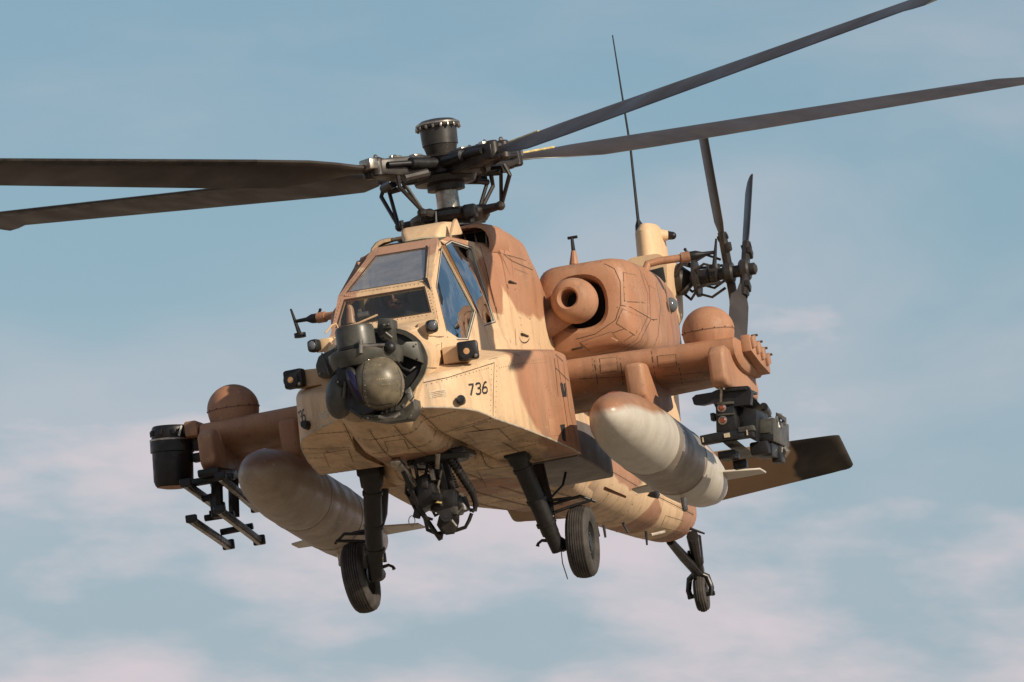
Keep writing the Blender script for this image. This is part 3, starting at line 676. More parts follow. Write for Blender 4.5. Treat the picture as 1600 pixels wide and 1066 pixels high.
mb = MB(); mb.prism([tp(622, 544, 4.30), tp(634, 534, 4.28), tp(653, 533, 4.2), tp(659, 567, 4.2), tp(622, 553, 4.30)], (-.14, 0, 0), .012); mb.build('turret_fork', 'olive', H)
mb = MB(); mb.lathe([(.20, -.12), (.30, -.10), (.33, -.02), (.33, .03), (.28, .06), (.18, .06)], tp(573, 556, 4.28), (0, 0, 1), 40); mb.build('turret_bearing', 'olive', H)
# left (seen) housing of the day and night turret
mb = MB(); mb.prism([tp(497, 556, 4.18), tp(527, 541, 4.18), tp(540, 548, 4.18), tp(537, 570, 4.2), tp(516, 590, 4.2), tp(497, 590, 4.18), tp(492, 572, 4.18)], (-.18, 0, 0), .02); mb.build('turret_side_cover', 'olive', H)
mb = MB(); mb.ball(tp(532, 618, 4.33), .205, (.8, .62, 1.0), 32, Matrix.Rotation(R_(-14), 3, 'X')); mb.build('night_sight_housing', 'olive', H)
mb = MB(); mb.prism([tp(526, 566, 4.5), tp(541, 563, 4.5), tp(548, 575, 4.5), tp(546, 592, 4.5), tp(532, 606, 4.5), tp(525, 600, 4.5)], (-.25, 0, 0), .015); mb.build('turret_cheek', 'black', H)
mb = MB(); mb.prism([tp(539, 561, 4.53), tp(549, 563, 4.53), tp(542, 580, 4.53)], (-.02, 0, 0), .004); mb.build('bracket_plate', 'steel', H)
mb = MB(); mb.lathe([(.001, -.16), (.24, -.15), (.255, -.02), (.25, .10), (.235, .14)], tp(577, 606, 4.35), (.9, -.25, 0), 40); mb.build('turret_drum', 'black', H)
cb = tp(592, 599, 4.45)
mb = MB(); mb.ball(cb, .222, (1.0, .98, 1.10), 48, Matrix.Rotation(R_(8), 3, 'X')); ball = mb.build('day_sight_shell', 'oliveball', H)
bvball = bvh_of(ball)
mb = MB()
for x0, y0, n_ in ((588, 593, 7), (597, 601, 4), (586, 571, 3)):
    for k in range(n_): stroke(mb, bvball, [(x0 + 3.4 * k, y0 - .25 * k), (x0 + 3.4 * k + 2.1, y0 - .25 * k - .15)], .009, .002, .01)
mb.build('faded_marking', 'fadedyellow', ball)
for pts in ([(572, 560), (566, 585), (566, 615), (574, 640)], [(617, 566), (627, 590), (626, 620)], [(570, 628), (590, 634), (612, 630)]):
    mb = MB(); stroke(mb, bvball, pts, .006); mb.build('shell_seam', 'dark', ball)
mb = MB()
for pts in ([(576, 562), (570, 586), (570, 614), (577, 636)], [(612, 568), (622, 590), (621, 618)]): rivets(mb, bvball, pts, .05, .007)
mb.build('shell_screws', 'steel', ball)['kind'] = 'stuff'
mb = MB(); mb.ball(tp(555.5, 602, 4.56), .062, (.9, .80, 2.45), 32, Matrix.Rotation(R_(14), 3, 'X')); mb.build('day_sight_window', 'lens', ball)
mb = MB(); c2 = tp(556, 602, 4.545); mb.ball(c2, .075, (.8, .85, 2.38), 32, Matrix.Rotation(R_(14), 3, 'X')); mb.build('window_frame', 'black', ball)
mb = MB(); mb.prism([tp(590, 648, 4.48), tp(633, 636, 4.45), tp(648, 622, 4.4), tp(650, 640, 4.4), tp(640, 655, 4.42), tp(600, 660, 4.46), tp(566, 655, 4.46), tp(570, 645, 4.46)], (-.22, 0, 0), .015); mb.build('turret_base', 'olive', H)
mb = MB(); mb.tube([tp(592, 651, 4.52), tp(603, 654, 4.54), tp(616, 652, 4.55), tp(625, 646, 4.53)], .014, 8); mb.build('latch_handle', 'steel', H)
mb = MB()
for k in range(4): mb.tube([tp(596 + 7 * k, 648 - 2 * k, 4.5), tp(598 + 7 * k, 641 - 2.2 * k, 4.45)], .012, 6)
mb.build('turret_cables', 'black', H)
mb = MB(); mb.prism([tp(632, 612, 4.35), tp(640, 604, 4.33), tp(646, 620, 4.33), tp(640, 628, 4.35)], (-.05, 0, 0), .005); mb.build('hinge_plate', 'olive', H)
mb = MB(); mb.tube([tp(508, 521, 3.75), tp(519, 508, 3.72), tp(525, 506, 3.70), tp(529, 514, 3.7), tp(560, 505, 3.72), tp(590, 492, 3.7)], .009, 8); mb.build('nose_cable', 'sand', H)

for a, b_, r in (((529, 552, 4.5), (536, 562, 4.5), .016), ((612, 552, 4.45), (622, 565, 4.35), .018), ((506, 560, 4.22), (515, 585, 4.25), .012), ((548, 640, 4.45), (566, 652, 4.45), .02), ((628, 632, 4.45), (636, 645, 4.42), .02), ((602, 520, 4.3), (612, 528, 4.28), .014), ((540, 596, 4.52), (537, 622, 4.5), .016)):
    mb = MB(); mb.tube([tp(*a), tp(*b_)], r, 8); mb.build('turret_fitting', 'olive', H)
mb = MB()
for px, py, x in ((627, 541, 4.31), (650, 538, 4.24), (653, 560, 4.23), (600, 508, 4.31), (607, 507, 4.31), (603, 524, 4.27), (531, 570, 4.51), (528, 597, 4.51), (642, 650, 4.44), (575, 653, 4.48), (638, 614, 4.36), (503, 553, 4.20), (525, 546, 4.20), (500, 584, 4.2)): mb.ball(tp(px, py, x), .010, (1, 1, 1), 8)
mb.build('turret_bolts', 'steel', H)['kind'] = 'stuff'
mb = MB(); mb.tube([tp(616, 560, 4.32), tp(628, 575, 4.28), tp(640, 580, 4.2), tp(650, 572, 4.15)], .012, 8); mb.tube([tp(598, 553, 4.4), tp(612, 566, 4.32), tp(634, 590, 4.25)], .010, 8); mb.build('turret_hose', 'black', H)

# ---- sensors and lights on the nose
for s in (1, -1):
    c = V((3.60, .775 * s, 1.835)); rz = Matrix.Rotation(R_(12 * s), 3, 'Z')
    mb = MB(); mb.loft([[V((3.30, y * s, z)) for y, z in ((.50, 1.90), (.70, 1.92), (.70, 1.76), (.50, 1.74))], [V((3.56, y * s, z)) for y, z in ((.54, 1.90), (.80, 1.915), (.80, 1.755), (.54, 1.755))]], bevel=.012)
    b_ = mb.build('sensor_bracket', 'sand', H)
    mb = MB(); mb.box(c, (.10, .185, .165), rz, .025); u_ = mb.build('warning_sensor', 'black', b_)
    mb = MB(); f = c + rz @ V((.052, -.012, -.010)); mb.lathe([(.070, -.01), (.070, .012), (.054, .014)], f, rz @ V((1, 0, 0)), 24); mb.build('sensor_bezel', 'black', b_)
    mb = MB(); mb.lathe([(.001, .004), (.053, .004), (.053, .012), (.001, .016)], f, rz @ V((1, 0, 0)), 20); mb.build('sensor_lens', 'amber', b_)
    mb = MB(); mb.ball(c + rz @ V((.055, .062, -.055)), .017, (1, 1, 1), 10); mb.build('sensor_screw', 'steel', b_)
    c = V((3.77, .515 * s, 2.07))
    mb = MB(); mb.loft([[V((3.42, y * s, z)) for y, z in ((.33, 2.16), (.40, 2.16), (.40, 2.12), (.33, 2.12))], [V((3.73, y * s, z)) for y, z in ((.40, 2.125), (.525, 2.125), (.525, 2.01), (.36, 2.0))]], bevel=.008); b_ = mb.build('lamp_bracket', 'sand', H)
    mb = MB(); mb.box(c + V((.0, .01 * s, 0)), (.10, .105, .11), Matrix.Rotation(R_(20 * s), 3, 'Z'), .03); lp = mb.build('lamp', 'black', b_)
    mb = MB(); mb.ball(c + V((.045, .022 * s, 0)), .04, (.6, 1, 1), 14); mb.build('lamp_lens', 'lampglass', b_)
    # short dark probe on the bay front
    a_ = V((3.68, .675 * s, 1.395)); mb = MB(); mb.tube([a_, a_ + V((.10, .02 * s, .01)), a_ + V((.13, .03 * s, .013))], [.040, .040, .03], 14); o = mb.build('bay_probe', 'black', H)
# ---- landing gear
def gear(s):
    K = lambda x, y, z: V((x, y * s, z))
    g = None
    mb = MB(); mb.tube([K(1.66, .655, 1.20), K(1.60, .675, 1.05)], [.115, .10], 16); mb.tube([K(1.61, .67, 1.07), K(1.44, .755, .66), K(1.32, .80, .42)], [.083, .080, .078], 16); mb.tube([K(1.33, .80, .44), K(1.24, .835, .27)], [.070, .066], 14); mb.tube([K(1.28, .82, .36), K(1.06, .84, .325)], [.055, .06], 12)
    for q in (.12, .55, .86):
        a = K(1.61, .67, 1.07).lerp(K(1.32, .80, .42), q); d = (K(1.32, .80, .42) - K(1.61, .67, 1.07)).normalized(); mb.lathe([(.08, -.02), (.092, -.016), (.092, .016), (.08, .02)], a, d, 18)
    g = mb.build('main_gear_leg', 'gear', H, 34)
    mb = MB(); mb.tube([K(1.05, .70, 1.15), K(1.10, .74, .86), K(1.16, .79, .68)], [.062, .058, .045], 12); mb.tube([K(1.16, .79, .70), K(1.22, .81, .40)], [.034, .034], 10); mb.tube([K(1.52, .72, .86), K(1.30, .76, .70), K(1.16, .79, .66)], .022, 8); mb.build('shock_strut', 'gear', g)
    mb = MB(); mb.tube([K(1.20, .80, .68), K(1.18, 1.08, .72), K(1.10, 1.19, .66)], .014, 8); mb.tube([K(1.22, .80, .60), K(1.19, .98, .64), K(1.13, 1.17, .675)], .014, 8); mb.tube([K(1.46, .76, .80), K(1.22, .80, .72), K(1.19, 1.0, .715)], .014, 8); mb.tube([K(1.16, .80, .74), K(1.0, .9, .86), K(.9, .92, .98)], .012, 8); mb.build('step_bracket', 'gear', g)
    mb = MB(); mb.tube([K(1.27, .78, .36), K(1.26, .70, .375), K(1.26, .665, .355), K(1.265, .655, .33)], [.018, .014, .013, .018], 8); mb.box(K(1.26, .73, .45), (.05, .03, .09), None, .006); mb.build('tow_hook', 'gear', g)
    mb = MB(); mb.tube([K(1.37, .745, .50), K(1.36, .73, .44), K(1.34, .74, .40)], .012, 6); mb.build('brake_line', 'yellow', g)
    mb = MB(); prof = []
    Rw, W = .322, .205
    pts = [(.175, -.080), (.20, -.095), (.235, -.103), (.268, -.101), (.292, -.090), (.305, -.076)]
    prof += pts
    for k in range(-3, 4):
        y = k * .0205; lip = .0
        crown = .323 - 3.0 * y * y
        prof += [(crown, y - .0075), (crown, y + .0075)]
        if k < 3: prof += [(crown - .016, y + .0085), (crown - .016, y + .012)]
    prof += [(r, -h) for r, h in reversed(pts)]
    wc = K(1.045, 1.015, .332); ax = K(.0, 1, -.10) if False else V((-.02, 1 * s, -.06))
    mb.lathe([(.165, -.02)] + prof + [(.165, .02)], wc, ax, 72, 1, 1, False); ty = mb.build('wheel', 'rubber', g, 40)
    mb = MB(); mb.lathe([(.001, -.075), (.06, -.075), (.07, -.05), (.13, -.03), (.165, -.06), (.178, -.07), (.178, .07), (.165, .06), (.13, .03), (.07, .05), (.06, .075), (.001, .075)], wc, ax, 32)
    for k in range(8):
        a = 2 * math.pi * k / 8; mb.ball(wc + V((.105 * math.cos(a), .055 * s, .105 * math.sin(a))), .014, (1, 1, 1), 6)
    mb.build('hub', 'black', ty)
    if s > 0:
        mb = MB(); mb.tube([at(877, 862, 1.2), at(879, 880, 1.2), at(887, 905, 1.2)], .005, 5); mb.build('static_wire', 'black', g)
    return g
for s in (1, -1): gear(s)
mb = MB()
for s in (1, -1): mb.box((1.62, .665 * s, 1.14 if s > 0 else 1.19), (.30, .20, .12), None, .02)
mb.many('gear_well_trim', 'dark', H)
# tail wheel
TX = -9.1
mb = MB(); mb.tube([at(1082, 838, -8.25), at(1088, 870, -8.7), at(1093, 893, -8.95)], [.06, .05, .05], 10); mb.tube([at(1047, 846, -8.0), at(1068, 870, -8.5), at(1090, 893, -8.92)], [.04, .05, .055], 10); mb.tube([at(1091, 838, -8.6), at(1092, 880, -8.8)], [.028, .05], 8)
tg = mb.build('tail_gear_leg', 'gear', H)
mb = MB(); wc = V((TX, .008, .79)); W_ = lambda y, z, x=TX: V((x, y, z))
mb.tube([W_(-.10, .76), W_(-.115, .84), W_(-.09, .95), W_(0, 1.01, TX + .05), W_(.09, .95), W_(.115, .84), W_(.10, .76)], [.028, .028, .03, .035, .03, .028, .028], 10)
mb.tube([at(1076, 862, -8.6), at(1086, 905, -9.0)], .016, 6); mb.tube([W_(-.13, .78), W_(.14, .78)], .022, 8); mb.build('tail_wheel_fork', 'gear', tg)
mb = MB(); prof = [(.09, -.05), (.12, -.06), (.15, -.055)]
for k in range(-2, 3):
    y = k * .019; c_ = .178 - .004 * k * k; prof += [(c_, y - .006), (c_, y + .006)]
    if k < 2: prof += [(c_ - .008, y + .008), (c_ - .008, y + .011)]
prof += [(.15, .055), (.12, .06), (.09, .05)]
mb.lathe([(.085, -.02)] + prof + [(.085, .02)], wc, (-.05, 1, 0), 40, 1, 1, False); ty = mb.build('tail_wheel', 'rubber', tg)
mb = MB(); mb.lathe([(.001, -.05), (.05, -.05), (.092, -.035), (.092, .035), (.05, .05), (.001, .05)], wc, (-.05, 1, 0), 20); mb.build('tail_hub', 'black', ty)

# ---- chain gun under the nose
mb = MB()
G = lambda px, py, x: at(px, py, x)
mb.tube([G(700, 712, 2.75), G(737, 768, 2.5), G(743, 785, 2.45), G(742, 797, 2.45), G(734, 797, 2.45)], [.030, .030, .026, .022, .018], 10)
mb.tube([G(710, 715, 2.7), G(740, 765, 2.5), G(746, 790, 2.45), G(738, 800, 2.48)], .014, 8)
mb.tube([G(630, 737, 2.95), G(655, 795, 2.75), G(672, 820, 2.6), G(688, 843, 2.5)], [.022, .024, .022, .020], 8)
mb.tube([G(664, 810, 2.65), G(668, 828, 2.5), G(682, 834, 2.5), G(712, 829, 2.45), G(727, 824, 2.45), G(733, 813, 2.45), G(737, 802, 2.45)], .017, 8)
mb.tube([G(688, 843, 2.5), G(690, 832, 2.5)], .02, 8)
gun = mb.build('gun_cradle', 'gear', H)
mb = MB(); mb.box(G(690, 716, 2.55), (.5, .52, .05), Matrix.Rotation(R_(6), 3, 'X'), .01); mb.lathe([(.25, 0), (.27, -.03), (.25, -.07), (.12, -.08)], G(686, 711, 2.6), (0, 0, 1), 28); mb.build('gun_turntable', 'black', gun)
mb = MB(); mb.tube([G(680, 722, 2.6), G(692, 768, 2.5)], [.07, .06], 12); mb.tube([G(692, 722, 2.55), G(705, 770, 2.45)], [.06, .05], 10); mb.box(G(671, 770, 2.55), (.5, .20, .26), Matrix.Rotation(R_(18), 3, 'X'), .03); mb.box(G(700, 785, 2.4), (.4, .22, .20), Matrix.Rotation(R_(-10), 3, 'X'), .03); mb.box(G(655, 782, 2.5), (.3, .12, .2), Matrix.Rotation(R_(20), 3, 'X'), .02); mb.tube([G(716, 780, 2.4), G(722, 800, 2.4)], .08, 14); mb.build('gun_receiver', 'gear', gun)
mb = MB(); mb.tube([G(699, 812, 2.2), G(697, 806, 3.0)], [.045, .040], 16); mb.tube([G(697, 806, 2.95), G(697, 805, 3.12)], [.052, .055], 14); mb.tube([G(704, 800, 2.2), G(700, 818, 2.6)], [.08, .10], 8); mb.build('gun_barrel', 'gear', gun)
mb = MB(); mb.lathe([(.05, 0), (.075, .01), (.075, .12), (.06, .13)], G(702, 822, 2.5), (1, .2, -.2), 6); mb.build('gun_motor', 'rotor', gun)
mb = MB(); mb.lathe([(.001, .0), (.030, .0), (.030, .004), (.001, .004)], G(697, 805, 3.122), (1, .1, -.05), 16); mb.build('gun_bore', 'dark', gun)
mb = MB(); mb.tube([G(619, 722, 3.0), G(633, 738, 2.9), G(650, 762, 2.75)], [.045, .04, .035], 12); mb.ball(G(619, 722, 3.02), .05, (1, 1, 1), 14); mb.tube([G(684, 708, 2.9), G(683, 732, 2.85)], [.025, .020], 8); mb.build('gun_actuator', 'steel', gun)
mb = MB()
for a, b_, c_, r in (((648, 722, 2.7), (652, 745, 2.7), (660, 770, 2.6), .016), ((636, 745, 2.8), (634, 770, 2.7), (645, 785, 2.6), .014), ((652, 733, 2.7), (664, 734, 2.7), (678, 741, 2.6), .010), ((668, 728, 2.6), (662, 752, 2.6), (668, 790, 2.5), .014), ((700, 730, 2.5), (702, 750, 2.5), (712, 768, 2.4), .018), ((672, 790, 2.5), (680, 806, 2.4), (690, 800, 2.4), .014)):
    mb.tube([G(*a), G(*b_), G(*c_)], r, 8)
for k in range(6): mb.tube([G(703 + 1.6 * k, 741 + 4 * k, 2.45), G(709 + 1.6 * k, 741 + 4 * k, 2.45)], .010, 6)
mb.build('gun_cables', 'gear', gun)
for k in range(13):
    f_ = k / 12; mb = MB(); p_ = G(700, 712, 2.75).lerp(G(737, 768, 2.5), f_); mb.lathe([(.031, -.008), (.037, -.006), (.037, .006), (.031, .008)], p_, G(737, 768, 2.5) - G(700, 712, 2.75), 12); mb.build('chute_link', 'rotor' if k % 2 else 'gear', gun)
for a, b_, c_, r, mt in (((640, 732, 2.8), (646, 760, 2.75), (652, 800, 2.65), .011, 'rotor'), ((690, 735, 2.7), (684, 760, 2.7), (690, 790, 2.6), .012, 'steel'), ((660, 745, 2.75), (676, 752, 2.7), (688, 748, 2.7), .014, 'rotor'), ((646, 790, 2.7), (660, 806, 2.6), (676, 812, 2.6), .012, 'gear'), ((705, 790, 2.55), (716, 800, 2.5), (724, 790, 2.5), .011, 'steel'), ((668, 770, 2.75), (676, 784, 2.72), (690, 786, 2.7), .009, 'yellow'), ((655, 725, 2.75), (668, 723, 2.72), (676, 735, 2.7), .012, 'rotor')):
    mb = MB(); mb.tube([G(*a), G(*b_), G(*c_)], r, 8); mb.build('gun_hose', mt, gun)
for px, py, x, sz, mt in ((664, 755, 2.85, (.06, .05, .09), 'rotor'), (683, 776, 2.82, (.08, .09, .06), 'gear'), (697, 800, 2.7, (.05, .12, .05), 'rotor'), (652, 803, 2.7, (.06, .06, .08), 'gear'), (676, 742, 2.8, (.05, .04, .10), 'steel'), (711, 798, 2.6, (.06, .05, .07), 'olive'), (645, 775, 2.8, (.05, .04, .07), 'rotor')):
    mb = MB(); mb.box(G(px, py, x), sz, Matrix.Rotation(R_(random.uniform(-25, 25)), 3, 'X'), .008); mb.build('gun_fitting', mt, gun)
mb = MB(); mb.prism([G(702, 776, 2.45), G(720, 769, 2.45), G(725, 780, 2.42), G(708, 784, 2.42)], (-.12, 0, 0), .008); mb.prism([G(672, 762, 2.6), G(676, 760, 2.6), G(684, 772, 2.55), G(680, 775, 2.55)], (-.05, 0, 0), .004); mb.box(G(678, 794, 2.55), (.06, .05, .05), None, .008); mb.box(G(686, 800, 2.5), (.05, .03, .04), None, .008); mb.many('gun_bracket', 'steel', gun)
mb = MB(); pts = [G(643.5 + 5 * math.sin(a), 814 - 9 * math.cos(a) * .9, 2.6) for a in [k * math.pi / 6 for k in range(-4, 11)]]; mb.tube(pts, .004, 5); mb.build('safety_wire', 'steel', gun)

# ---- rotor: mast, swashplate, hub, blades
HZ = 3.965; HC = V((0, 0, HZ)); RX = (M3.transposed() @ V((0, 0, 1)))
ax = V((.0, 0, 1))
mb = MB(); mb.lathe([(.17, -.80), (.17, -.50), (.105, -.46), (.10, -.05)], HC, ax, 28); mast = mb.build('rotor_mast', 'steel', H)
mb = MB(); mb.lathe([(.20, -.52), (.33, -.50), (.36, -.46), (.36, -.42), (.30, -.39), (.20, -.375), (.12, -.36)], HC, ax, 40); mb.lathe([(.22, -.66), (.27, -.63), (.27, -.57), (.20, -.54)], HC, ax, 32)
for k in range(4):
    a = R_(49.3 + 25 + 90 * k); d = V((math.cos(a), math.sin(a), 0)); mb.tube([HC + d * .28 + V((0, 0, -.44)), HC + d * .50 + V((0, 0, -.43))], [.05, .035], 8); mb.ball(HC + d * .52 + V((0, 0, -.43)), .045, (1, 1, 1), 10)
swp = mb.build('swashplate', 'rotor', mast)
mb = MB()
for k, (px, py, x) in enumerate(((668, 338, .3), (735, 330, .3), (752, 330, -.2))):
    mb.box(at(px, py, x), (.12, .12, .12), None, .02); mb.tube([at(px, py, x), at(px + 2, py + 18, x)], .03, 8)
mb.many('swashplate_actuator', 'black', mast)
mb = MB(); mb.lathe([(.10, -.20), (.17, -.19), (.17, -.14), (.27, -.13), (.29, -.08), (.24, -.05), (.24, .05), (.28, .09), (.22, .12), (.13, .13), (.12, .18)], HC, ax, 36); hub = mb.build('rotor_hub', 'rotor', H)
mb = MB(); mb.lathe([(.120, .10), (.150, .20), (.155, .215), (.162, .22), (.168, .37), (.16, .38)], HC, ax, 36); cp = mb.build('hub_can', 'can', hub)
mb = MB(); mb.lathe([(.16, .372), (.192, .374), (.198, .395), (.192, .42), (.15, .445), (.08, .458), (.001, .462)], HC, ax, 36); hc_ = mb.build('hub_can_lid', 'can', hub)
mb = MB(); mb.lathe([(.193, .400), (.201, .402), (.201, .414), (.190, .422)], HC, ax, 36)
for k in range(18):
    a = 2 * math.pi * k / 18; mb.box(HC + V((.196 * math.cos(a), .196 * math.sin(a), .378)), (.02, .02, .035), Matrix.Rotation(a, 3, 'Z'), .004)
mb.build('lid_clamp_band', 'steel', hub)
BL = [(51.3, 1.15), (141.3, 6.2), (231.3, 7.5), (321.3, 1.15)]
RB = 7.315
for k, (psi, fl) in enumerate(BL):
    a = R_(psi); f = R_(fl)
    d = V((math.cos(a) * math.cos(f), math.sin(a) * math.cos(f), math.sin(f))); t_ = V((-math.sin(a), math.cos(a), 0)); n = d.cross(t_)
    Q = lambda r, u, w: HC + d * r + t_ * u + n * w
    # pitch housing, straps, lead-lag dampers
    mb = MB(); mb.loft([[Q(r, u * w1, z * h1) for u, z in ((1, 1), (-1, 1), (-1, -1), (1, -1))] for r, w1, h1 in ((.14, .12, .09), (.32, .15, .105), (.62, .13, .085), (.84, .115, .065))], bevel=.02)
    mb.lathe([(.075, -.10), (.09, -.08), (.09, .08), (.075, .10)], Q(.42, 0, 0), n, 16)
    mb.lathe([(.045, -.085), (.06, -.07), (.06, .07), (.045, .085)], Q(.80, .06, 0), n, 14); mb.lathe([(.045, -.085), (.06, -.07), (.06, .07), (.045, .085)], Q(.80, -.06, 0), n, 14)
    arm = mb.build('pitch_housing', 'rotor', hub)
    mb = MB()
    for u in (1, -1): mb.tube([Q(.22, .16 * u, .02), Q(.50, .165 * u, .02), Q(.51, .165 * u, .02), Q(.74, .14 * u, .01)], [.055, .055, .028, .028], 12)
    mb.many('lead_lag_damper', 'black', arm)
    mb = MB(); mb.box(Q(.30, 0, .11), (.10, .09, .05), Matrix((d, t_, n)).transposed(), .01); mb.box(Q(.55, .02, .095), (.12, .05, .05), Matrix((d, t_, n)).transposed(), .01); mb.box(Q(.68, -.05, .08), (.06, .08, .05), Matrix((d, t_, n)).transposed(), .008)
    for q in range(5): mb.lathe([(.022, 0), (.022, .03), (.01, .045)], Q(.36 + .11 * q, .05 * (-1) ** q, .075), n, 8)
    mb.many('hub_fitting', 'steel', arm)
    mb = MB(); mb.tube([Q(.46, .05, -.06), Q(.44, .12, -.14), Q(.60, .16, -.16)], [.03, .025, .03], 8); mb.tube([Q(.60, .16, -.16), HC + V((math.cos(a + R_(25)) * .52, math.sin(a + R_(25)) * .52, -.43))], [.018, .018], 8); mb.tube([Q(.40, .26, -.09), Q(.62, .20, -.13)], .045, 10); mb.tube([Q(.66, .16, -.10), Q(.68, .19, -.2), HC + V((math.cos(a + R_(25)) * .52, math.sin(a + R_(25)) * .52, -.43))], [.022, .02, .018], 8); mb.build('pitch_link', 'rotor', arm)
    if k in (1, 3):
        mb = MB(); mb.box(Q(.86, .03, .03), (.12, .16, .10), Matrix((d, t_, n)).transposed(), .015); mb.build('root_clamp', 'steel', arm)
    # blade
    mb = MB(); rings = []
    st = [(.78, .10, .05, 0), (1.0, .16, .05, 0), (1.25, .34, .052, 0), (1.6, .50, .050, 0), (2.2, .533, .050, 0), (3.2, .533, .05, 0), (4.2, .533, .05, 0), (5.2, .533, .05, 0), (6.0, .533, .048, 0), (6.85, .533, .045, 0), (7.08, .50, .036, .12), (RB, .42, .025, .25)]
    for r, ch, th, sweep in st:
        tw = R_(19.0 - 8.0 * (r / RB) + (9, 3, 0, 0)[k]); droop = -.0014 * (r - 1) ** 2 * (1 if r > 1 else 0) * 0
        ring = []; nn = 24
        for q in range(nn):
            b_ = 2 * math.pi * q / nn; ff = .5 - .5 * math.cos(b_); tt = th * (1.5 * math.sqrt(ff) * (1 - ff) + .06) * (1 if b_ < math.pi else -.8)
            u = ch * (.27 - ff) - sweep; w = tt
            ring.append(Q(r, u * math.cos(tw) - w * math.sin(tw), u * math.sin(tw) + w * math.cos(tw) + droop))
        rings.append(ring)
    mb.loft(rings); bl = mb.build('rotor_blade', 'blade', H, 30)
    mb = MB(); le = []
    for ri, rg in enumerate(rings):
        if ri < 4: continue
        cc = sum(rg, V()) / len(rg); le.append([cc + (rg[q % 24] - cc) * 1.006 for q in (21, 22, 23, 24, 25, 26, 27)])
    mb.loft(le, (False, False), False); mb.build('erosion_strip', 'rotor', bl, 40)
    if k in (0, 1):
        mb = MB(); mb.tube([Q(.95, .02, .035), Q(1.35, .04, .045)], .015, 6); mb.build('root_tape', 'yellow', bl)

# ---- tail rotor
TR = at(1130, 432, -9.1); TRy = V((0, 1, 0))
gx, gz = -9.08, at(1080, 436, -9.08).z
sh = MB(); sh.lathe([(.14, .18), (.15, .26), (.11, .30), (.075, .34), (.075, .52), (.10, .54), (.10, .60), (.06, .62), (.06, .98), (.03, 1.0)], (gx, 0, gz), TRy, 24); tsh = sh.build('tail_rotor_shaft', 'rotor', H)
mb = MB(); mb.lathe([(.10, .36), (.19, .38), (.19, .41), (.10, .43)], (gx, 0, gz), TRy, 24)
for k in range(6):
    a = 2 * math.pi * k / 6 + .3; mb.tube([(gx + .16 * math.cos(a), .40, gz + .16 * math.sin(a)), (gx + .21 * math.cos(a + .2), .52, gz + .21 * math.sin(a + .2)), (gx + .14 * math.cos(a), .66, gz + .14 * math.sin(a))], .014, 6)
for k in range(10):
    a = random.uniform(0, 6.28); mb.tube([(gx + .15 * math.cos(a), .22, gz + .15 * math.sin(a)), (gx + .20 * math.cos(a + .5), .30, gz + .20 * math.sin(a + .5)), (gx + .12 * math.cos(a + .8), .38, gz + .12 * math.sin(a + .8))], .014, 6)
mb.build('tail_rotor_linkage', 'rotor', tsh)
for y, a0 in ((.72, 78.0), (.88, 78.0 + 55)):
    mb = MB(); d = V((math.cos(R_(a0)), 0, math.sin(R_(a0)))); mb.tube([V((gx, y, gz)) - d * .40, V((gx, y, gz)) + d * .40], .045, 10); mb.lathe([(.09, -.05), (.11, -.03), (.11, .03), (.09, .05)], (gx, y, gz), TRy, 16)
    for q in (-1, 1):
        mb.tube([V((gx, y - .05, gz)) + d * .34 * q, V((gx, y + .05, gz)) + d * .36 * q], .03, 8); mb.box(V((gx, y + .04, gz)) + d * .25 * q, (.09, .05, .10), Matrix.Rotation(R_(-a0), 3, 'Y'), .012)
    mb.build('tail_rotor_fork', 'rotor', tsh)
    for q in (-1, 1):
        d = V((math.cos(R_(a0)), 0, math.sin(R_(a0)))) * q; t_ = TRy.cross(d); c = V((gx, y, gz)); rings = []
        for r, ch in ((.25, .09), (.38, .13), (.5, .24), (.7, .254), (1.36, .254), (1.39, .22)):
            ring = []
            for k in range(16):
                b_ = 2 * math.pi * k / 16; ff = .5 - .5 * math.cos(b_); tt = .030 * (1.5 * math.sqrt(ff) * (1 - ff) + .06) * (1 if b_ < math.pi else -1); u = ch * (.3 - ff); tw = R_(30)
                ring.append(c + d * r + t_ * (u * math.cos(tw)) + TRy * (u * math.sin(tw) + tt))
            rings.append(ring)
        mb = MB(); mb.loft(rings); mb.build('tail_rotor_blade', 'blade', H, 35)

# ---- belly and boom antennas
for pts, r, mt in (([(931, 818, -3.2), (936, 838, -3.3)], (.030, .022), 'rotor'), ([(943, 820, -3.6), (946, 840, -3.6)], (.03, .022), 'rotor'), ([(973, 817, -4.4), (982, 833, -4.4)], (.028, .022), 'rotor'), ([(1009, 830, -5.4), (1011, 852, -5.4)], (.030, .018), 'black'), ([(944, 763, -1.2), (978, 777, -1.2)], (.035, .022), 'brown'), ([(1078, 826, -7.6), (1101, 834, -7.6)], (.030, .018), 'rotor'), ([(1017, 836, -5.6), (1038, 831, -5.8)], (.03, .03), 'edge')):
    mb = MB(); mb.tube([at(*p) for p in pts], [q * .5 for q in r], 8); mb.build('belly_antenna', mt, H)
mb = MB(); mb.prism([at(1010, 775, -4.2), at(1020, 764, -4.2), at(1027, 770, -4.2), at(1024, 778, -4.2)], (-.15, 0, 0), .01); mb.build('boom_lamp', 'black', H)

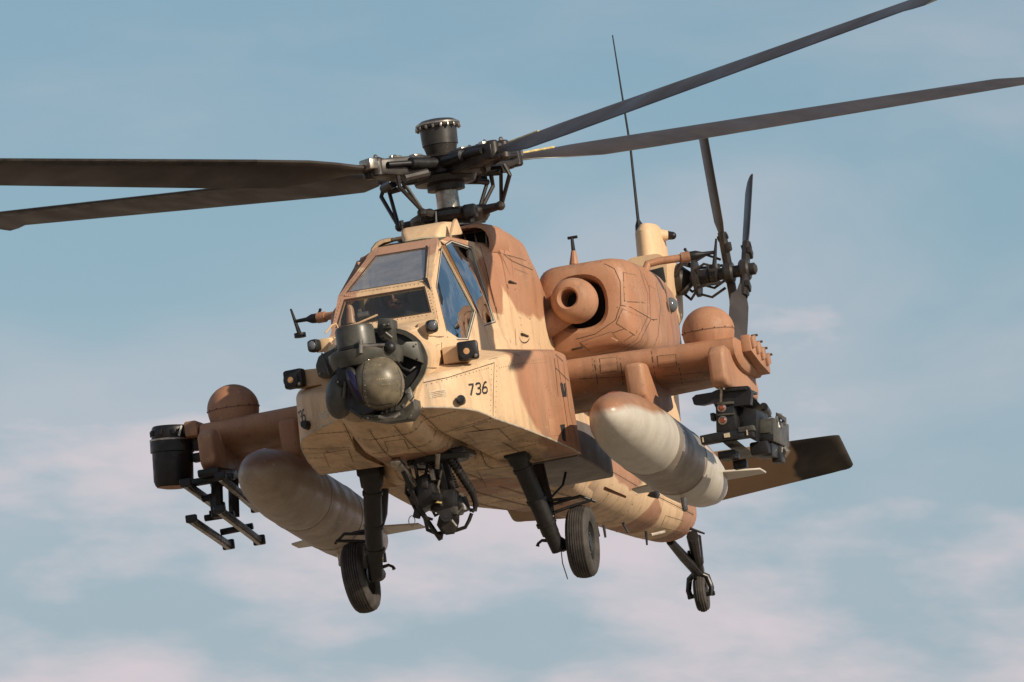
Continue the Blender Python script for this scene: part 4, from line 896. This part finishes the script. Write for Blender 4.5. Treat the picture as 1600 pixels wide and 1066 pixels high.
# ================================================================ stores
def tank(s, label):
    base = (2.13, 1.60 * s, 1.308)
    t = thing('fuel_tank', label, 'fuel tank', base, 'external fuel tanks under the stub wings')
    axd = V((-1, 0, -.074)).normalized(); o = V(base)
    prof = [(0, 0), (.05, .012), (.10, .05), (.16, .13), (.225, .28), (.28, .50), (.318, .80), (.335, 1.15), (.337, 1.6)]
    def seg(name, pr, mat, par):
        pr = [(r * .92, h) for r, h in pr]
        # built about its own nose so that the paint scheme follows the tank
        mb = MB(); mb.lathe(pr, o, axd, 48); return mb.build(name, mat, par, 30)
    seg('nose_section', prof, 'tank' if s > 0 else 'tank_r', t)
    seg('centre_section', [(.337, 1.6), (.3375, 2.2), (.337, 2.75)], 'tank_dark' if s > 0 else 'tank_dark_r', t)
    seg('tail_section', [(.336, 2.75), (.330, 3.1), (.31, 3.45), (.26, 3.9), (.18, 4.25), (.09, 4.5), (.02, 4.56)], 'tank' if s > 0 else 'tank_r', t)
    for h in (1.6, 2.72):
        mb = MB(); mb.lathe([(.310, h - .007), (.3135, h - .005), (.3135, h + .005), (.310, h + .007)], o, axd, 48); mb.build('tank_seam', 'tank_dark', t)
    for q in (-1, 1):
        p = o + axd * 3.75; mb = MB(); mb.prism([p + V((.25, .22 * q, 0)), p + V((.10, .60 * q, -.02)), p + V((-.16, .60 * q, -.03)), p + V((-.3, .2 * q, -.02))], (0, 0, .018), .005); mb.build('tank_fin', 'tank', t)
    mb = MB(); p = o + axd * 2.95 + V((0, 0, -.30)); mb.tube([p, p + V((0, 0, -.10))], [.03, .026], 10); mb.ball(p + V((0, 0, -.10)), .03, (1, 1, 1), 10); mb.build('tank_drain', 'steel', t)
    mb = MB(); p = o + axd * .42 + V((0, 0, .222)); mb.lathe([(.001, .0), (.05, 0), (.05, .012), (.001, .016)], p, (.35, 0, 1), 20); mb.build('filler_cap', 'redlens', t)
    return t
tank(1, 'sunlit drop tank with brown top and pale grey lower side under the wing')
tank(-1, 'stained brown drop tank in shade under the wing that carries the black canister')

def rails(t, K, x0, x1, px, py, w=.09):
    pass
# launcher on the right wing: an open four-rail frame
t = thing('missile_launcher', 'empty four-rail missile launcher frame hanging below the black canister', 'launcher', (0.3, -2.35, 1.5), 'missile launchers')
A = lambda px, py, x: at(px, py, x)
mb = MB(); mb.tube([A(338, 735, .45), A(340, 800, .45)], .055, 8); mb.tube([A(364, 738, -.2), A(366, 808, -.2)], .05, 8); mb.box(A(338, 790, .45), (.08, .10, .22), None, .012); mb.many('hanger_post', 'black', t)
mb = MB(); mb.box(A(345, 741, .3), (.95, .20, .07), Matrix.Rotation(R_(3), 3, 'Y'), .015); mb.box(A(330, 750, .6), (.12, .42, .06), None, .012); mb.many('hanger_beam', 'black', t)
for (p0, p1) in (((289, 756), (344, 795)), ((343, 745), (402, 795)), ((298, 812), (358, 853)), ((342, 797), (406, 846))):
    a = A(p0[0], p0[1], .95); b_ = A(p1[0], p1[1], -.68)
    mb = MB(); d = (b_ - a).normalized(); u, w = frame_from(d)
    mb.box((a + b_) / 2, ((b_ - a).length, .075, .05), Matrix((d, d.cross(V((0, 0, 1))).normalized(), d.cross(V((0, 0, 1))).normalized().cross(d) * -1)).transposed(), .01); rl = mb.build('launch_rail', 'black', t)
    mb = MB(); mb.box((a + b_) / 2 + V((0, 0, -.03)), ((b_ - a).length * .96, .035, .02), Matrix((d, d.cross(V((0, 0, 1))).normalized(), d.cross(V((0, 0, 1))).normalized().cross(d) * -1)).transposed(), .004); mb.build('rail_shoe', 'steel', rl)
    mb = MB(); mb.box(b_ + V((.02, 0, .01)), (.05, .11, .09), None, .01); mb.box(a + V((-.03, 0, .01)), (.06, .10, .07), None, .01); mb.many('rail_stop', 'black', rl)
for p0, p1, x in (((316, 780), (345, 772), .4), ((328, 803), (345, 800), .3), ((345, 832), (395, 822), -.35), ((320, 810), (366, 803), .2), ((330, 760), (360, 752), .3)):
    mb = MB(); mb.tube([A(*p0, x), A(*p1, x)], .03, 8); mb.build('cross_tube', 'black', t)
# launcher on the left wing: bracket plate, one rail with a box unit
t = thing('missile_launcher', 'black missile launcher with bracket plate and boxy unit under the sunlit wing tip', 'launcher', (0.3, 2.35, 1.5), 'missile launchers')
mb = MB(); q = [(1081, 622), (1087, 617), (1112, 613), (1120, 609), (1130, 610), (1134, 605), (1168, 603), (1174, 612), (1172, 632), (1140, 636), (1118, 637), (1114, 629), (1097, 633), (1084, 632)]
mb.prism([A(*p, .45) for p in q], (-.10, 0, 0)); pl = mb.build('bracket_plate', 'black', t)
mb = MB(); mb.prism([A(*p, .47) for p in ((1118, 635), (1146, 634), (1152, 674), (1119, 676))], (-.5, 0, 0), .01); mb.build('column', 'black', t)
mb = MB(); mb.prism([A(*p, .49) for p in ((1093, 681), (1118, 676), (1174, 669), (1177, 682), (1130, 689), (1096, 695))], (-.12, 0, 0), .006); mb.build('lower_beam', 'black', t)
for px, py in ((1128, 637.5), (1129.5, 657)):
    mb = MB(); c = A(px, py, .47); mb.lathe([(.040, -.02), (.040, .012), (.030, .016)], c, (1, 0, 0), 20); ls = mb.build('lens_bezel', 'steel', t)
    mb = MB(); mb.lathe([(.001, .0), (.031, 0), (.031, .012), (.02, .022), (.001, .024)], c, (1, 0, 0), 18); mb.build('red_lens', 'copper', ls)
mb = MB(); mb.tube([A(1124, 609, .55), A(1125, 602, .55), A(1130, 602, .55), A(1131, 609, .55)], .012, 8); mb.tube([A(1127, 607, .55), A(1126, 628, .52)], .012, 6); mb.build('shackle', 'steel', t)
mb = MB(); mb.prism([A(1150, 623, .35), A(1175, 619, .35), A(1179, 622, .35), A(1153, 628, .35)], A(1203, 650, -.75) - A(1175, 620, .35), .006); mb.build('upper_rail', 'olive', t)
mb = MB()
for k in range(9): mb.ball(A(1153 + 3 * k, 630 + 2.6 * k, .34 - .1 * k), .012, (1, 1, 1), 6)
mb.build('rail_bolts', 'steel', t)['kind'] = 'stuff'
mb = MB(); mb.prism([A(1180, 657, .12), A(1209, 652, .12), A(1210, 690, .12), A(1179, 689, .12)], (-.68, 0, 0), .012); bx_ = mb.build('electronics_box', 'olive', t)
mb = MB(); mb.prism([A(1184, 662, .125), A(1204, 658, .125), A(1205, 676, .125), A(1184, 678, .125)], (.012, 0, 0), .004); mb.build('box_cover', 'olive', bx_)
mb = MB(); mb.box(A(1217, 664, -.1), (.05, .01, .05), None, .002); mb.build('box_tag', 'white', bx_)
mb = MB(); mb.prism([A(1182, 680, .14), A(1209, 678, .14), A(1209, 689, .14), A(1180, 689, .14)], (.02, 0, 0), .003); mb.build('box_band', 'black', bx_)
mb = MB(); mb.prism([A(1128, 690, .45), A(1150, 687, .45), A(1154, 690, .45), A(1132, 694, .45)], A(1180, 714, -.7) - A(1150, 690, .45), .006); mb.build('lower_rail', 'olive', t)
mb = MB(); mb.box(A(1193, 703, .0), (.4, .17, .12), None, .02); mb.box(A(1215, 708, -.3), (.2, .09, .18), None, .015); mb.box(A(1139, 712, .2), (.25, .15, .07), None, .01); mb.box(A(1157, 726, .0), (.1, .12, .08), None, .01); mb.box(A(1115, 652, .4), (.1, .04, .07), None, .008); mb.many('lower_unit', 'black', t)
mb = MB(); mb.tube([A(1224, 698, -.4), A(1230, 706, -.4), A(1226, 714, -.4)], [.025, .03, .02], 8); mb.ball(A(1218, 651, -.3), .03, (1, 1, 1), 8); mb.many('connector', 'steel', t)
mb = MB(); mb.tube([A(1193, 636, -.3), A(1198, 646, -.6)], [.04, .045], 12); mb.build('umbilical', 'black', t)
for q, x, dp, mt in ((((1149, 634), (1182, 640), (1182, 690), (1151, 674)), .30, .5, 'black'), (((1153, 668), (1176, 664), (1178, 672), (1154, 676)), .50, .1, 'olive'), (((1120, 609), (1166, 605), (1166, 609), (1121, 613)), .50, .5, 'black'), (((1120, 629), (1146, 627), (1146, 631), (1120, 633)), .49, .06, 'olive'), (((1120, 647), (1147, 645), (1147, 648), (1120, 650)), .49, .05, 'olive'), (((1182, 693), (1206, 691), (1206, 712), (1186, 712)), .1, .35, 'black'), (((1212, 644), (1222, 650), (1222, 656), (1212, 652)), -.1, .2, 'olive')):
    mb = MB(); mb.prism([A(*p, x) for p in q], (-dp, 0, 0), .004); mb.build('launcher_block', mt, t)
for k in range(5):
    mb = MB(); mb.box(A(1214 + 3.2 * k, 655 + 5 * (k % 3), -.02 - .09 * k), (.04, .02, .05), None, .004); mb.build('side_switch', 'black' if k % 2 else 'steel', t)
mb = MB(); mb.prism([A(1097, 684, .495), A(1099, 683.6, .495), A(1100, 691, .495), A(1098, 691.4, .495)], (.006, 0, 0)); mb.prism([A(1166, 672, .495), A(1168, 671.7, .495), A(1169, 680, .495), A(1167, 680.4, .495)], (.006, 0, 0)); mb.prism([A(1131, 678, .495), A(1140, 676, .495), A(1141, 683, .495), A(1132, 684, .495)], (.006, 0, 0)); mb.many('paint_mark', 'decal', t)
# canister on the right wing tip
t = thing('dispenser_canister', 'black drum-shaped canister on the shaded wing tip', 'canister', (.12, -2.78, 1.55))
c = at(272, 764, .12); upx = (at(268, 668, .12) - c); hgt = upx.length; upn = upx.normalized()
mb = MB(); mb.lathe([(.15, .018), (.165, .03), (.180, .07), (.185, .32), (.19, .325)], c, upn, 40); dr = mb.build('drum', 'black', t)
mb = MB(); mb.lathe([(.001, .0), (.09, .003), (.155, .016)], c, upn, 40); mb.build('drum_base_bounce', 'brown', dr)  # brown colour imitates ground light reflected onto the black base
for k in range(10):
    a = 2 * math.pi * k / 10; u, w = frame_from(upn); mb = MB(); mb.box(c + upn * .50 + (u * math.cos(a) + w * math.sin(a)) * .187, (.03, .03, .05), None, .005); mb.build('rim_clip', 'black', dr)
mb = MB(); mb.lathe([(.190, .325), (.200, .33), (.200, .44), (.192, .45)], c, upn, 40); mb.build('drum_collar', 'black', t)
mb = MB(); mb.lathe([(.180, .44), (.186, .45), (.182, .54), (.172, .56), (.165, .565), (.15, .52), (.001, .52)], c, upn, 40); mb.build('drum_rim', 'black', t)
mb = MB(); mb.lathe([(.2005, .428), (.2035, .43), (.2035, .44), (.198, .447)], c, upn, 40); mb.build('drum_seam', 'steel', t)
mb = MB(); mb.prism([at(278, 680, .34), at(283, 664, .30), at(285, 666, .3), at(281, 682, .34)], (.005, .0, 0)); mb.build('tape_strip', 'trim', t)
mb = MB(); mb.prism([at(240, 672, .12), at(246, 670, .12), at(247, 696, .12), at(240, 696, .12)], (-.06, 0, 0), .006); mb.box(at(309, 690, .1), (.12, .10, .16), None, .01); mb.box(at(308, 672, .1), (.08, .14, .08), None, .01); mb.box(at(310, 715, .1), (.1, .10, .08), None, .01); mb.many('mounting_lug', 'black', t)

# ================================================================ crew
def join_into(body, objs):
    bm = bmesh.new(); bm.from_mesh(body.data); me = body.data
    for o in objs:
        me.materials.append(o.data.materials[0]); idx = len(me.materials) - 1; k = len(bm.faces)
        bm.from_mesh(o.data); bm.faces.ensure_lookup_table()
        for f in bm.faces[k:]: f.material_index = idx
    bm.to_mesh(me); bm.free()
    for o in objs: bpy.data.objects.remove(o)
    for p in me.polygons: p.use_smooth = True
def person(label, seat, arm_up):
    x, y, z = seat
    t = thing('person', label, 'person', (x, y, z - .55))
    me = bpy.data.meshes.new('body')
    J = [(x, y, z - .48), (x + .0, y, z - .25), (x - .02, y, z + .02), (x - .01, y, z + .14),
         (x, y - .19, z + .02), (x + .10, y - .26, z - .22), (x + .32, y - .22, z - .20),
         (x, y + .19, z + .02), (x + .10, y + .26, z - .22), (x + .32, y + .20, z - .24),
         (x + .42, y - .12, z - .46), (x + .50, y - .12, z - .85), (x + .42, y + .12, z - .46), (x + .50, y + .12, z - .85)]
    if arm_up: J[5] = (x + .22, y - .27, z - .16); J[6] = (x + .40, y - .295, z + .02)
    E_ = [(0, 1), (1, 2), (2, 3), (2, 4), (4, 5), (5, 6), (2, 7), (7, 8), (8, 9), (0, 10), (10, 11), (0, 12), (12, 13)]
    rad = [.15, .15, .15, .06, .075, .055, .04, .075, .055, .04, .085, .06, .085, .06]
    me.from_pydata(J, E_, []); o = bpy.data.objects.new('body', me); col.objects.link(o)
    md = o.modifiers.new('Skin', 'SKIN')
    for v, r in zip(me.skin_vertices[0].data, rad): v.radius = (r, r)
    me.skin_vertices[0].data[0].use_root = True
    o.modifiers.new('Sub', 'SUBSURF').levels = 2; o.modifiers['Sub'].render_levels = 2
    dg = bpy.context.evaluated_depsgraph_get(); m2 = bpy.data.meshes.new_from_object(o.evaluated_get(dg)); bpy.data.objects.remove(o)
    m2.transform(Matrix.Translation(-V(t['bx']))); m2.materials.clear(); m2.materials.append(MT['suit'])
    for p in m2.polygons: p.use_smooth = True
    o = bpy.data.objects.new('body', m2); col.objects.link(o); o.parent = t
    hx = V((x + .03, y, z + .26))
    mb = MB(); mb.ball(hx, .10, (1.0, .82, 1.22), 24); mb.ball(hx + V((.10, 0, -.015)), .022, (.9, .7, 1.5), 12); mb.ball(hx + V((.075, 0, -.085)), .035, (.8, 1.1, .6), 12); hd_ = mb.build('head', 'skin', t)
    mb = MB()
    for s in (1, -1): mb.ball(hx + V((.088, .034 * s, .012)), .014, (.7, 1.1, .7), 10)
    mb.tube([hx + V((.092, -.025, -.065)), hx + V((.098, 0, -.066)), hx + V((.092, .025, -.065))], .005, 6); ff_ = mb.build('facial_features', 'hair', t); join_into(o, [hd_, ff_])
    mb = MB(); mb.ball(hx + V((-.02, 0, .045)), .135, (1.05, .95, 1.0), 28)
    for s in (1, -1): mb.ball(hx + V((-.02, .115 * s, -.03)), .06, (1, .5, 1.2), 14)
    mb.tube([hx + V((.10, -.09, .05)), hx + V((.135, 0, .065)), hx + V((.10, .09, .05))], .018, 8); mb.build('helmet', 'helmet', t)
    mb = MB(); mb.tube([hx + V((.02, .1, -.06)), hx + V((.10, .05, -.085)), hx + V((.115, .01, -.075))], .008, 6); mb.build('microphone', 'black', t)
    return t
fp = person('crew member in dark helmet in the front cockpit, one hand raised to the window frame', (2.66, .0, 2.27), True)
# raised bare forearm and hand
mb = MB(); h0 = at(549, 506, 3.05); h1 = at(547, 485, 3.04); h2 = at(545, 475, 3.03)
mb.tube([h0, h1, h2], [.042, .034, .028], 12); mb.ball(at(545.5, 470, 3.03), .040, (.55, 1.0, 1.1), 16)
for k, (dx, L_) in enumerate(((-6, 7.5), (-3, 8.5), (0, 9), (3, 8))):
    a = at(545.5 + dx, 466, 3.035); b_ = at(546 + dx, 461.5, 3.055); c_ = at(545 + dx * .9, 463.5, 3.075); mb.tube([a, b_, c_], [.0105, .010, .009], 8)
mb.tube([at(550, 473, 3.03), at(553, 468, 3.045), at(550, 464, 3.06)], [.012, .011, .009], 8)
fh_ = mb.build('forearm_and_hand', 'skin', fp); join_into([c for c in fp.children if c.name.startswith('body')][0], [fh_])
person('crew member in dark helmet in the raised rear cockpit', (1.62, .0, 2.60), False)

# ================================================================ surface detail on the helicopter
def seams(name, bv, lines, w=.0065, mat='seam'):
    for pts in lines:
        mb = MB(); stroke(mb, bv, pts, w)
        if len(mb.bm.verts): mb.build(name, mat, H)
        else: mb.bm.free()
seams('panel_seam', bvb, [[(772, 566), (771, 600), (770, 657)], [(862, 549), (880, 565), (889, 640), (905, 706)], [(868, 547), (877, 600), (890, 690)], [(652, 600), (700, 590), (772, 567)], [(654, 640), (662, 643)],
                          [(876, 598), (884, 600), (885, 620), (879, 620), (876, 598)], [(866, 560), (872, 620)], [(868, 575), (893, 600)]])
bvu = bvh_of(fus, boom, *bays)
def strip3(name, pts, d, w=.0065, rv=None, mat='seam'):
    P_, N2 = [], []
    for i in range(len(pts) - 1):
        a, b = V(pts[i]), V(pts[i + 1]); k = max(1, int((b - a).length / .05))
        for j in range(k + 1):
            h, n = cast(bvu, a.lerp(b, j / k) - V(d) * 3, d)
            if h is None or (P_ and (h - P_[-1]).length > .3): continue
            P_.append(h); N2.append(n)
    if len(P_) < 3: return
    vs = []
    for i, p in enumerate(P_):
        dd = (P_[min(i + 1, len(P_) - 1)] - P_[max(i - 1, 0)])
        if dd.length < 1e-6: dd = V((1, 0, 0))
        s_ = dd.normalized().cross(N2[i]).normalized() * w / 2; vs += [p + N2[i] * .0025 - s_, p + N2[i] * .0025 + s_]
        if rv is not None and i % 1 == 0:
            for off in (2.4, -2.4):
                h = p + s_ * off * 2; u, q = frame_from(N2[i]); n = N2[i]
                ring = [h + (u * math.cos(x * math.pi / 3) + q * math.sin(x * math.pi / 3)) * .006 for x in range(6)]
                rv._add(ring + [h + n * .004], [(x, (x + 1) % 6, 6) for x in range(6)])
    mb = MB(); mb._add(vs, [(2 * i, 2 * i + 1, 2 * i + 3, 2 * i + 2) for i in range(len(P_) - 1)]); mb.build(name, mat, H)
RVB = MB(); UP = (0, 0, 1)
for y in (-.40, -.13, .15, .42): strip3('belly_seam', [(3.95, y * .8, 0), (3.2, y, 0), (-2.6, y * .8, 0)], UP, rv=RVB)
for x, y0, y1 in ((3.72, -.62, .62), (3.35, -.84, .84), (2.9, -.9, .9), (2.35, -.13, .42), (1.95, -1.0, 1.0), (1.30, -1.1, 1.1), (.75, -.4, .42), (.2, -1.05, 1.05), (-.5, -.95, .95), (-1.3, -.5, .5), (-2.1, -.45, .45)): strip3('belly_seam', [(x, y0, 0), (x, y1, 0)], UP, rv=RVB)
for a, b in (((3.3, .52), (3.3, .80)), ((2.55, .60), (2.55, .93)), ((3.3, -.52), (3.3, -.80)), ((2.4, -.6), (2.4, -.95))): strip3('hatch_seam', [(a[0], a[1], 0), (b[0], b[1], 0)], UP)
for s in (1, -1): strip3('hatch_seam', [(3.3, .66 * s, 0), (1.3, .74 * s, 0)], UP)
for x in (-3.6, -4.9, -6.2, -7.4): strip3('boom_seam', [(x, -.3, 0), (x, 0, 0), (x, .40, 0)], UP, rv=RVB)
strip3('boom_seam', [(-2.6, 2, 1.45), (-7.8, 2, 1.42)], (0, -1, 0), rv=RVB)
o = RVB.build('belly_rivets', 'rivet', H, 180); o['kind'] = 'stuff'
seams('panel_seam', bvh_of(upf, *frames), [[(779, 353), (782, 395), (786, 405), (797, 430), (803, 470), (806, 540)], [(781, 393), (800, 408), (832, 422)], [(752, 382), (770, 390), (782, 396)], [(748, 378), (760, 420), (778, 500)], [(790, 478), (794, 520), (800, 545)], [(836, 470), (842, 540)]])
seams('cowl_seam', bvn, [[(842, 424), (841, 470), (845, 535)], [(938, 409), (960, 420), (969, 440), (970, 475), (962, 500), (930, 522), (900, 530)], [(970, 477), (985, 480), (1022, 501)], [(1000, 424), (1012, 460), (1012, 495), (995, 530), (970, 547), (925, 556)], [(1005, 427), (1018, 460), (1018, 497), (1000, 533), (975, 549)], [(1025, 440), (1032, 480), (1028, 525), (1020, 545)], [(958, 520), (992, 508), (994, 520), (975, 533)]], .0055)
seams('deck_seam', bvh_of(nd_, fus), [[(668, 525), (700, 527)], [(660, 575), (682, 575)], [(690, 535), (688, 590)]], .006)
bvw = bvh_of(*[o for o in bpy.data.objects if o.name.startswith('stub_wing')])
seams('wing_seam', bvw, [[(928, 556), (934, 600)], [(968, 553), (974, 600)], [(1018, 549), (1024, 590)], [(905, 592), (985, 588)], [(1035, 588), (1118, 580)], [(1036, 600), (1118, 592)], [(1060, 568), (1066, 600)], [(420, 700), (450, 695)]], .006)
# rivet rows
mb = MB()
for pts in ([(776, 572), (774, 656)], [(768, 570), (766, 655)], [(655, 603), (651, 640)], [(658, 604), (764, 575)], [(664, 650), (700, 655), (766, 660)], [(780, 575), (850, 560)], [(800, 570), (855, 566)], [(850, 600), (880, 640)], [(857, 640), (868, 700)], [(700, 690), (850, 690)], [(660, 690), (760, 720)]): rivets(mb, bvb, pts)
for pts in ([(785, 356), (790, 390)], [(800, 372), (828, 415)], [(770, 400), (795, 500)], [(786, 400), (829, 423)], [(812, 470), (816, 540)]): rivets(mb, bvf, pts, .06)
for pts in ([(596, 384), (676, 374)], [(592, 390), (545, 452)], [(586, 392), (538, 455)], [(542, 459), (660, 443)], [(668, 450), (678, 490)], [(674, 450), (683, 490)], [(531, 512), (672, 492)], [(533, 470), (520, 510)], [(672, 385), (668, 436)], [(690, 380), (686, 440)]): rivets(mb, bvc, pts, .035, .006)
for pts in ([(905, 588), (985, 584)], [(1035, 584), (1118, 576)], [(925, 558), (931, 598)], [(1035, 596), (1118, 588)]): rivets(mb, bvw, pts, .05, .006)
for pts in ([(965, 480), (965, 500)], [(1000, 440), (1008, 470)], [(850, 425), (848, 530)], [(1036, 470), (1034, 520)]): rivets(mb, bvn, pts, .06)
o = mb.build('rivets', 'rivet', H, 180); o['kind'] = 'stuff'

# raised skin panels that follow the surface, each with a dark gap round it
def skin_panel(name, bv, quad, mat, th=.0035, n=7):
    a, b, c, d = [V(q) for q in quad]; G_ = []
    cen = (a + b + c + d) / 4
    for j in range(n + 1):
        for i in range(n + 1):
            u, v = i / n, j / n; q = (a * (1 - u) + b * u) * (1 - v) + (d * (1 - u) + c * u) * v
            h, m_ = on(bv, q.x, q.y)
            if h is None: return
            G_.append((h, m_))
    for k in range(1, len(G_)):
        if (G_[k][0] - G_[k - 1][0]).length > 1.2: return
    N1 = n + 1
    for lift, grow, mt, nm in ((.0010, 1.0, 'gap', 'panel_gap'), (th, .955, mat, name)):
        mb = MB(); cc = sum((p for p, _ in G_), V()) / len(G_)
        top = []
        for j in range(N1):
            for i in range(N1):
                p, m_ = G_[j * N1 + i]; top.append(p + m_ * lift)
        if grow < 1:
            # pull the rim in by about a centimetre
            for j in range(N1):
                for i in range(N1):
                    if i in (0, n) or j in (0, n):
                        ii, jj = min(max(i, 1), n - 1), min(max(j, 1), n - 1); k0 = j * N1 + i; dvec = top[jj * N1 + ii] - top[k0]
                        if dvec.length > 1e-6: top[k0] = top[k0] + dvec.normalized() * min(.008, dvec.length * .4)
        fs = [(j * N1 + i, j * N1 + i + 1, (j + 1) * N1 + i + 1, (j + 1) * N1 + i) for j in range(n) for i in range(n)]
        rim = [i for i in range(N1)] + [j * N1 + n for j in range(1, N1)] + [n * N1 + i for i in range(n - 1, -1, -1)] + [j * N1 for j in range(n - 1, 0, -1)]
        if grow < 1:
            base = len(top); low = [top[k] - G_[k][1] * th for k in rim]; top = top + low
            fs += [(rim[k], rim[(k + 1) % len(rim)], base + (k + 1) % len(rim), base + k) for k in range(len(rim))]
        mb._add(top, fs); mb.build(nm, mt, H, 40)
    rv = RVP
    for q0, q1 in ((a, b), (b, c), (c, d), (d, a)):
        q0 = q0.lerp(cen, .10); q1 = q1.lerp(cen, .10); rivets(rv, bv, [tuple(q0), tuple(q1)], .06, .0055)
RVP = MB()
bvboom = bvh_of(boom); bvfin = bvh_of(fin)
for nm, bv, q, mt in (('cowl_panel', bvn, ((973, 425), (996, 430), (1008, 474), (975, 472)), 'brown'), ('cowl_panel', bvn, ((972, 482), (1008, 498), (992, 525), (962, 506)), 'brown'),
                      ('cowl_panel', bvn, ((1014, 445), (1024, 452), (1027, 500), (1016, 500)), 'brown'), ('cowl_panel', bvn, ((905, 535), (955, 518), (975, 540), (925, 553)), 'brown'),
                                            ('fairing_panel', bvf, ((786, 362), (806, 376), (822, 408), (788, 398)), 'camo'), ('fairing_panel', bvf, ((800, 418), (826, 428), (832, 500), (806, 496)), 'camo'),
                      ('boom_panel', bvboom, ((960, 772), (1000, 795), (985, 806), (948, 790)), 'camo'), ('boom_panel', bvboom, ((1040, 805), (1072, 815), (1066, 832), (1032, 824)), 'camo'),
                      ('wing_panel', bvw, ((936, 560), (964, 558), (966, 580), (938, 584)), 'brown'), ('wing_panel', bvw, ((1026, 556), (1056, 553), (1058, 572), (1028, 576)), 'brown'),
                      ('belly_panel', bvu, ((600, 690), (632, 686), (640, 702), (606, 706)), 'camo'), ('belly_panel', bvu, ((505, 708), (545, 702), (552, 722), (515, 732)), 'camo'), ('belly_panel', bvu, ((725, 676), (780, 670), (800, 690), (745, 694)), 'camo'), ('belly_panel', bvu, ((745, 735), (800, 728), (815, 755), (760, 762)), 'camo')):
    skin_panel(nm, bv, q, mt)
o = RVP.build('panel_rivets', 'rivet', H, 180); o['kind'] = 'stuff'

# access steps, vents and handles on the left side
def patch(name, bv, px, mat, th=.006, par=H):
    P_ = []; n = V()
    for q in px:
        h, m_ = on(bv, *q)
        if h is None: return
        P_.append(h); n += m_
    n.normalize(); mb = MB(); mb.prism([p - n * .002 for p in P_], n * (th + .002), min(.002, th * .3)); return mb.build(name, mat, par)
bvs = bvh_of(upf, fus, *frames)
patch('vent_slot', bvs, [(783, 500), (787, 502), (789, 516), (786, 512)], 'dark', .003)
patch('vent_slot', bvs, [(746, 517), (750, 518), (753, 532), (750, 530)], 'dark', .003)
for px, py in ((800, 444), (819, 526)):
    h, n = on(bvs, px, py)
    if h is not None:
        mb = MB(); pts = [on(bvs, px + 8 * math.cos(a), py + 9 * math.sin(a)) for a in [math.pi * k / 8 for k in range(9)]]
        stroke(mb, bvs, [(px + 8 * math.cos(a), py + 10 * math.sin(a)) for a in [math.pi * k / 8 for k in range(9)]], .012); mb.box(h + n * .008 + V((0, 0, .012)), (.24, .022, .016), None, .004); mb.build('kick_step', 'seam', H)
mb = MB(); stroke(mb, bvs, [(775, 480), (783, 478), (791, 484), (786, 490), (776, 486), (775, 480)], .009); mb.build('hand_hold', 'seam', H)
patch('bay_latch', bvb, [(875, 599), (883, 600), (885, 619), (879, 621)], 'dark', .003)
patch('bay_latch', bvb, [(875, 664), (882, 663), (884, 690), (879, 688)], 'dark', .003)
patch('bay_hatch', bvb, [(856, 655), (872, 652), (875, 680), (860, 682)], 'camo', .004)
patch('intake_scoop', bvn, [(955, 527), (966, 532), (958, 542), (948, 538)], 'sand', .004)
patch('cowl_latch', bvn, [(981, 455), (985, 454), (986, 468), (983, 471)], 'seam', .003)
patch('cowl_latch', bvn, [(893, 545), (910, 541), (911, 544), (894, 548)], 'seam', .003)
patch('stencil_patch', bvb, [(670, 612), (697, 608), (697, 620), (671, 623)], 'decal', .0015)
patch('stencil_patch', bvb, [(499, 645), (514, 641), (514, 653), (500, 657)], 'decal', .0015)
mb = MB()
for k in range(4): stroke(mb, bvb, [(673 + k, 613.5 + 2.6 * k), (695 - k, 610.3 + 2.6 * k)], .004, .006)
mb.build('stencil_lines', 'rivet', H)
# serial number 7 3 6
DIG = {'7': [[(0, 0), (1, 0), (.42, 2)]], '3': [[(0, .25), (.2, 0), (.8, 0), (1, .25), (1, .65), (.75, .92), (.4, .94)], [(.75, .92), (1, 1.2), (1, 1.72), (.8, 2), (.2, 2), (0, 1.72)]],
       '6': [[(.9, .0), (.5, .05), (.1, .8), (0, 1.3), (0, 1.72), (.22, 2), (.78, 2), (1, 1.72), (1, 1.22), (.78, .95), (.3, .95), (.02, 1.25)]]}
mb = MB()
for ch, x0, y0 in (('7', 732, 601.5), ('3', 743, 599.7), ('6', 753.3, 598)):
    for ln in DIG[ch]: stroke(mb, bvb, [(x0 + 7.2 * a + .3 * b, y0 + 8.4 * b - 1.1 * a) for a, b in ln], .018, .003, .01)
mb.build('serial_number', 'ink', H)
mb = MB(); rt = V((.86, .51, 0)); inw = V((-.51, .86, 0))
for ch, off in (('6', 0), ('3', -.072), ('7', -.144)):
    for ln in DIG[ch]:
        P_, N2 = [], []
        for a, b in zip(ln[:-1], ln[1:]):
            for k in range(9):
                f_ = k / 8; u = a[0] + (b[0] - a[0]) * f_; w = a[1] + (b[1] - a[1]) * f_
                h, n = cast(bvb, V((3.688, -.73, 1.548)) + rt * (off + .054 * (u - .5)) + V((0, 0, -.050 * w)) - inw * .5, inw)
                if h is not None and not (P_ and (h - P_[-1]).length < .002): P_.append(h); N2.append(n)
        vs = []
        for i, p in enumerate(P_):
            d = (P_[min(i + 1, len(P_) - 1)] - P_[max(i - 1, 0)]).normalized(); s_ = d.cross(N2[i]).normalized() * .0075; vs += [p + N2[i] * .003 - s_, p + N2[i] * .003 + s_]
        mb._add(vs, [(2 * i, 2 * i + 1, 2 * i + 3, 2 * i + 2) for i in range(len(P_) - 1)])
mb.build('serial_number', 'ink', H)
